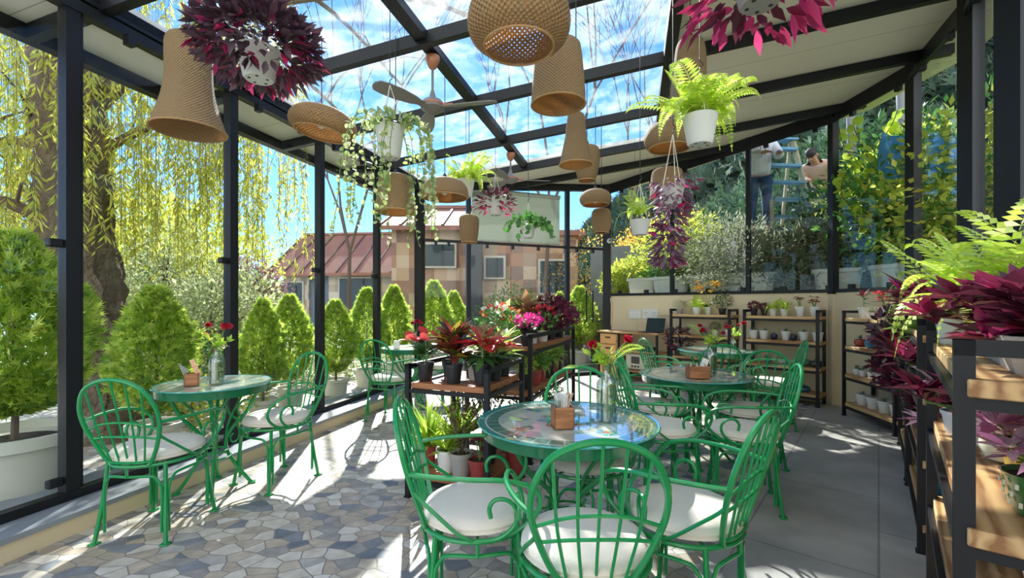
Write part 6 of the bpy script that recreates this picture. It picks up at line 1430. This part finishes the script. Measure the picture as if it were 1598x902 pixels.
tbush(1450, 7.0, 1.2, GRN, 'low dark green shrub above the eighth terrace tub', 3000, .10, .05, .6)
tbush(1200, 12.5, 3.6, CONF, 'dark green trees on the slope behind the workers', 5000, .2, .1, .5, 'tree')
tbush(1420, 9.5, 4.0, DGRN, 'tall dark evergreen on the upper terrace', 5000, .2, .1, .35, 'tree')
tbush(1320, 10.5, 4.2, CONF, 'tall dark conifer on the upper terrace right of the workers', 4500, .22, .12, .3, 'tree')
for i, (u, d, H, mt_, nm_) in enumerate(((1120, 9.9, 1.5, DGRN, 'behind the large grey green shrub'), (1205, 9.6, 1.6, CONF, 'behind the white jacketed worker'), (1290, 9.4, 1.7, DGRN, 'behind the step ladder'), (1350, 8.8, 1.8, CONF, 'behind the lime green shrub'), (1410, 8.3, 1.9, GRN, 'behind the grey poles'), (1475, 7.8, 1.9, CONF, 'behind the climbing vine'), (1545, 7.0, 2.0, DGRN, 'behind the rightmost tree'))):
    tbush(u, d, H, mt_, 'dark hedge bush at the back of the terrace, '+nm_, 3200, .14, .07, .65)
# leafy climber spray near the top right
vt = thing('climbing_vine', 'climbing vine with large lime leaves hanging outside the upper right windows', 'vine', P_(1385, 5.9, 3.0)); m = MB(); lb = LB()
for i in range(9):
    a0 = Vector((RNG.uniform(-.5, .9), RNG.uniform(-.1, .3), RNG.uniform(.2, .9))); pts = [a0]; d = Vector((RNG.normal()*.5, 0, -.6))
    for j in range(7): d = (d+Vector((RNG.normal()*.4, RNG.normal()*.2, -.15))).normalized(); pts.append(pts[-1]+d*.16)
    m.tube(pts, .006, 5, smooth=2); pp = np.array(catmull(pts, 3)); lb.put(T_ROUND, pp, rdir(len(pp))+np.array([0, 0, -.4]), rdir(len(pp))+np.array([0, -1, .2]), .13*RNG.uniform(.6, 1.1, len(pp)), .12)
m.build('vine_stem', TWIG, vt); lb.build('foliage', lm('vine_leaf', (.45, .62, .05), (.62, .70, .06), (.30, .45, .04), rough=.4, trans=.5), vt)
# round woven birdhouse-like baskets on the terrace reflect the lamps; blue tarpaulin sheets
for u, d, z_, w_, h_, nm_ in ((1400, 5.55, 3.15, .42, .55, 'between the lime shrub and the dark tree'), (1482, 5.15, 3.05, .4, .42, 'behind the eighth tub')):
    p = P_(u, d, z_); m = MB(); n = 10; V = []; 
    for j in range(n+1):
        for i in range(n+1): V.append((-w_/2+w_*i/n, .04*math.sin(i*1.3+j*.4), -h_/2+h_*j/n+.02*math.sin(i*.9)))
    V2 = [(a, b+.008, c) for a, b, c in V]; F = [(j*(n+1)+i, j*(n+1)+i+1, (j+1)*(n+1)+i+1, (j+1)*(n+1)+i) for j in range(n) for i in range(n)]
    m.add(V, F); m.add(V2, [tuple(reversed(f)) for f in F]); o = m.build('blue_tarpaulin', mat('blue_tarp', (.02, .22, .50), .45)); o.location = p; tag(o, 'bright blue sheet hanging %s' % nm_, 'tarpaulin')
for i, (u, nm_) in enumerate(((1330, 'left'), (1410, 'right'))):
    p = P_(u, 6.8, TERZ); m = MB(); m.tube([(p[0], p[1], TERZ-.1), (p[0]+.02, p[1], 3.0), (p[0], p[1]+.05, 4.6)], .06, 10); tag(m.build('terrace_pole', mat('grey_pole', (.22, .22, .22), .6)), 'grey steel pole on the terrace, %s one of two beyond the wide post' % nm_, 'pole')
# ================================================================== PEOPLE WITH A LADDER (upper terrace)
def skin_mesh(name, joints, edges, m_, parent, sub=2, root=0):
    me = bpy.data.meshes.new(name); me.from_pydata([j[0] for j in joints], edges, []); o = bpy.data.objects.new(name, me); SC.collection.objects.link(o)
    sk = o.modifiers.new('skin', 'SKIN'); sk.use_smooth_shade = True
    for i, j in enumerate(joints): 
        r = j[1]; me.skin_vertices[0].data[i].radius = r if isinstance(r, tuple) else (r, r); me.skin_vertices[0].data[i].use_root = (i == root)
    ss = o.modifiers.new('sub', 'SUBSURF'); ss.levels = sub; ss.render_levels = sub
    dg = bpy.context.evaluated_depsgraph_get(); m2 = bpy.data.meshes.new_from_object(o.evaluated_get(dg)); bpy.data.objects.remove(o)
    m2.materials.clear(); m2.materials.append(m_); m2.polygons.foreach_set('use_smooth', [True]*len(m2.polygons)); return link(name, m2, parent)
SKIN = mat('skin', (.50, .27, .17), .55); HAIR = mat('black_hair', (.02, .015, .012), .6)
def person(p, rz, label, top, trousers, bend=0.0, arms='down', hood=False, headtilt=0.0):
    t = thing('person', label, 'person', p, rz); b = bend
    def lean(z, y=0, x=0):     # lean everything above the hip forward (-y is forward)
        if z <= .95: return Vector((x, y, z))
        d = z-.95; return Vector((x, y-d*math.sin(b), .95+d*math.cos(b)))
    hl, hr = {'down': (Vector((.26, -.12, .86)), Vector((-.26, -.16, .88))), 'front': (Vector((.16, -.50, 1.15)), Vector((-.05, -.48, 1.18))), 'reach': (Vector((.30, -.55, 1.30)), Vector((-.10, -.50, 1.02)))}[arms]
    sh = lean(1.43); nk = lean(1.50); hd = lean(1.60, -.02); sl, sr = lean(1.41, 0, .19), lean(1.41, 0, -.19)
    el = (sl+hl)/2+Vector((.07, .10, -.08)); er = (sr+hr)/2+Vector((-.07, .10, -.08))
    J = [(lean(.95), (.11, .08)), (lean(1.15), (.11, .08)), (lean(1.34), (.14, .09)), (nk, .058), (hd, .062), (sl, .06), (el, .042), (hl, .028), (sr, .06), (er, .042), (hr, .028),
         (Vector((.1, 0, .86)), .088), (Vector((.11, -.03, .48)), .06), (Vector((.12, .01, .09)), .04), (Vector((.13, -.13, .04)), .035), (Vector((-.1, 0, .86)), .088), (Vector((-.11, -.03, .48)), .06), (Vector((-.12, .01, .09)), .04), (Vector((-.13, -.13, .04)), .035)]
    E = [(0, 1), (1, 2), (2, 3), (3, 4), (2, 5), (5, 6), (6, 7), (2, 8), (8, 9), (9, 10), (0, 11), (11, 12), (12, 13), (13, 14), (0, 15), (15, 16), (16, 17), (17, 18)]
    # fingers: five short chains on each hand
    for base, sgn in ((7, 1), (10, -1)):
        H0 = Vector(J[base][0]); el_ = Vector(J[base-1][0]); f = (H0-el_).normalized(); sd_ = f.cross(Vector((0, 0, 1))).normalized()
        palm = len(J); J.append((H0+f*.06, (.034, .018))); E.append((base, palm))
        for k, ln in enumerate((.07, .08, .075, .06)):
            a = H0+f*.09+sd_*(k-1.5)*.02; i = len(J); J.append((a, .010)); J.append((a+f*ln*.5-Vector((0, 0, .015)), .009)); J.append((a+f*ln*.75-Vector((0, 0, .045)), .008)); E += [(palm, i), (i, i+1), (i+1, i+2)]
        i = len(J); a = H0+f*.035-sd_*.034*sgn; J.append((a, .012)); J.append((a+f*.04-sd_*.02*sgn-Vector((0, 0, .01)), .010)); E += [(palm, i), (i, i+1)]
    skin_mesh('body', J, E, SKIN, t)
    # head as a shaped ball with features joined to the body look
    m = MB(); c = lean(1.66, -.03); c.z -= headtilt*.02
    pr = [(.001, -.125), (.045, -.12), (.062, -.09), (.072, -.04), (.078, .01), (.079, .05), (.07, .09), (.045, .118), (.001, .128)]
    m.lathe(pr, c=(0, 0, 0), n=20, capb=False, capt=False, sy=1.15); m.ball((0, -.095, -.015), .016, 8, 1.6); m.ball((-.08, 0, -.005), .02, 8, 1.5); m.ball((.08, 0, -.005), .02, 8, 1.5)
    h = m.build('head', SKIN, t); h.location = c; h.rotation_euler.x = headtilt+b*.6
    m = MB(); 
    for s in (-1, 1): m.ball((s*.03, -.082, .012), .009, 8)
    m.build('eyes', HAIR, h); m = MB(); m.tube([(-.022, -.088, -.058), (0, -.093, -.060), (.022, -.088, -.058)], .005, 5); m.build('mouth', mat('lips', (.38, .12, .10), .5), h)
    m = MB(); m.lathe([(.083, .02), (.086, .05), (.078, .095), (.05, .128), (.001, .138)], n=20, capb=False, capt=False, sy=1.15); m.lathe([(.083, -.04), (.084, .03)], n=20, capb=False, capt=False, sy=.9, c=(0, .03, 0)); m.build('hair', HAIR, h)
    el2, er2 = J[6][0], J[9][0]
    Jc = [(lean(.88), (.20, .155)), (lean(1.15), (.17, .135)), (lean(1.34), (.185, .14)), (lean(1.46), .09), (sl, .095), (el2, .08), (el2*.08+hl*.92, .06), (sr, .095), (er2, .08), (er2*.08+hr*.92, .06)]
    skin_mesh('shirt', Jc, [(0, 1), (1, 2), (2, 3), (2, 4), (4, 5), (5, 6), (2, 7), (7, 8), (8, 9)], top, t)
    Jt = [(lean(1.02), (.172, .132)), (Vector((.10, 0, .84)), .105), (Vector((.11, -.03, .48)), .082), (Vector((.12, .01, .10)), .066), (Vector((-.10, 0, .84)), .105), (Vector((-.11, -.03, .48)), .082), (Vector((-.12, .01, .10)), .066)]
    skin_mesh('trousers', Jt, [(0, 1), (1, 2), (2, 3), (0, 4), (4, 5), (5, 6)], trousers, t)
    if hood:
        m = MB(); cc_ = lean(1.45, .08); m.lathe([(.04, -.03), (.10, -.02), (.125, .02), (.11, .06), (.06, .05)], c=tuple(cc_), n=16, capb=False, capt=False); m.build('hood', top, t)
        m = MB()
        for s in (-1, 1): m.tube([lean(1.43, -.13, s*.03), lean(1.33, -.155, s*.035), lean(1.22, -.16, s*.03)], .005, 5)
        m.build('drawstring', BLACKP, t)
    return t
person((4.13, 7.55, 2.55), math.radians(-15), 'person in a white hooded jacket and blue jeans standing outside the right windows', mat('white_hoodie', (.66, .68, .74), .85, bump=.2, bs=30), mat('blue_jeans', (.03, .07, .17), .85, bump=.2, bs=60), .22, 'front', True)
person((5.72, 8.3, 2.55), math.radians(-52), 'person in a pale beige shirt bending behind the ladder outside', mat('beige_shirt', (.60, .42, .32), .85), mat('grey_trousers', (.40, .38, .36), .85), .85, 'reach', False, .35)
ld = thing('step_ladder', 'wooden step ladder with blue treads between the two workers', 'ladder', (4.58, 7.62, 2.55), .08)
LW = mat('ladder_wood', (.38, .34, .22), .8, var=.3, vs=20); LB_ = mat('ladder_blue', (.12, .30, .48), .6, var=.3, vs=12)
for s in (-1, 1):
    m = MB(); m.bar((s*.36, -.25, 0), (s*.24, .10, 1.6), .05, .07); m.build('side_rail', LW, ld, smooth=False)
    m = MB(); m.bar((s*.34, .55, 0), (s*.22, .14, 1.58), .045, .05); m.build('rear_rail', LW, ld, smooth=False)
for i in range(5):
    q = .22+i*.30; f_ = q/1.6; m = MB(); m.box((0, -.25+.35*f_-.02, q), (.68-.20*f_, .12, .045), bev=.004); m.build('tread', LB_, ld, smooth=False)
m = MB(); m.box((0, .11, 1.6), (.56, .2, .03)); m.build('top_cap', LB_, ld, smooth=False)
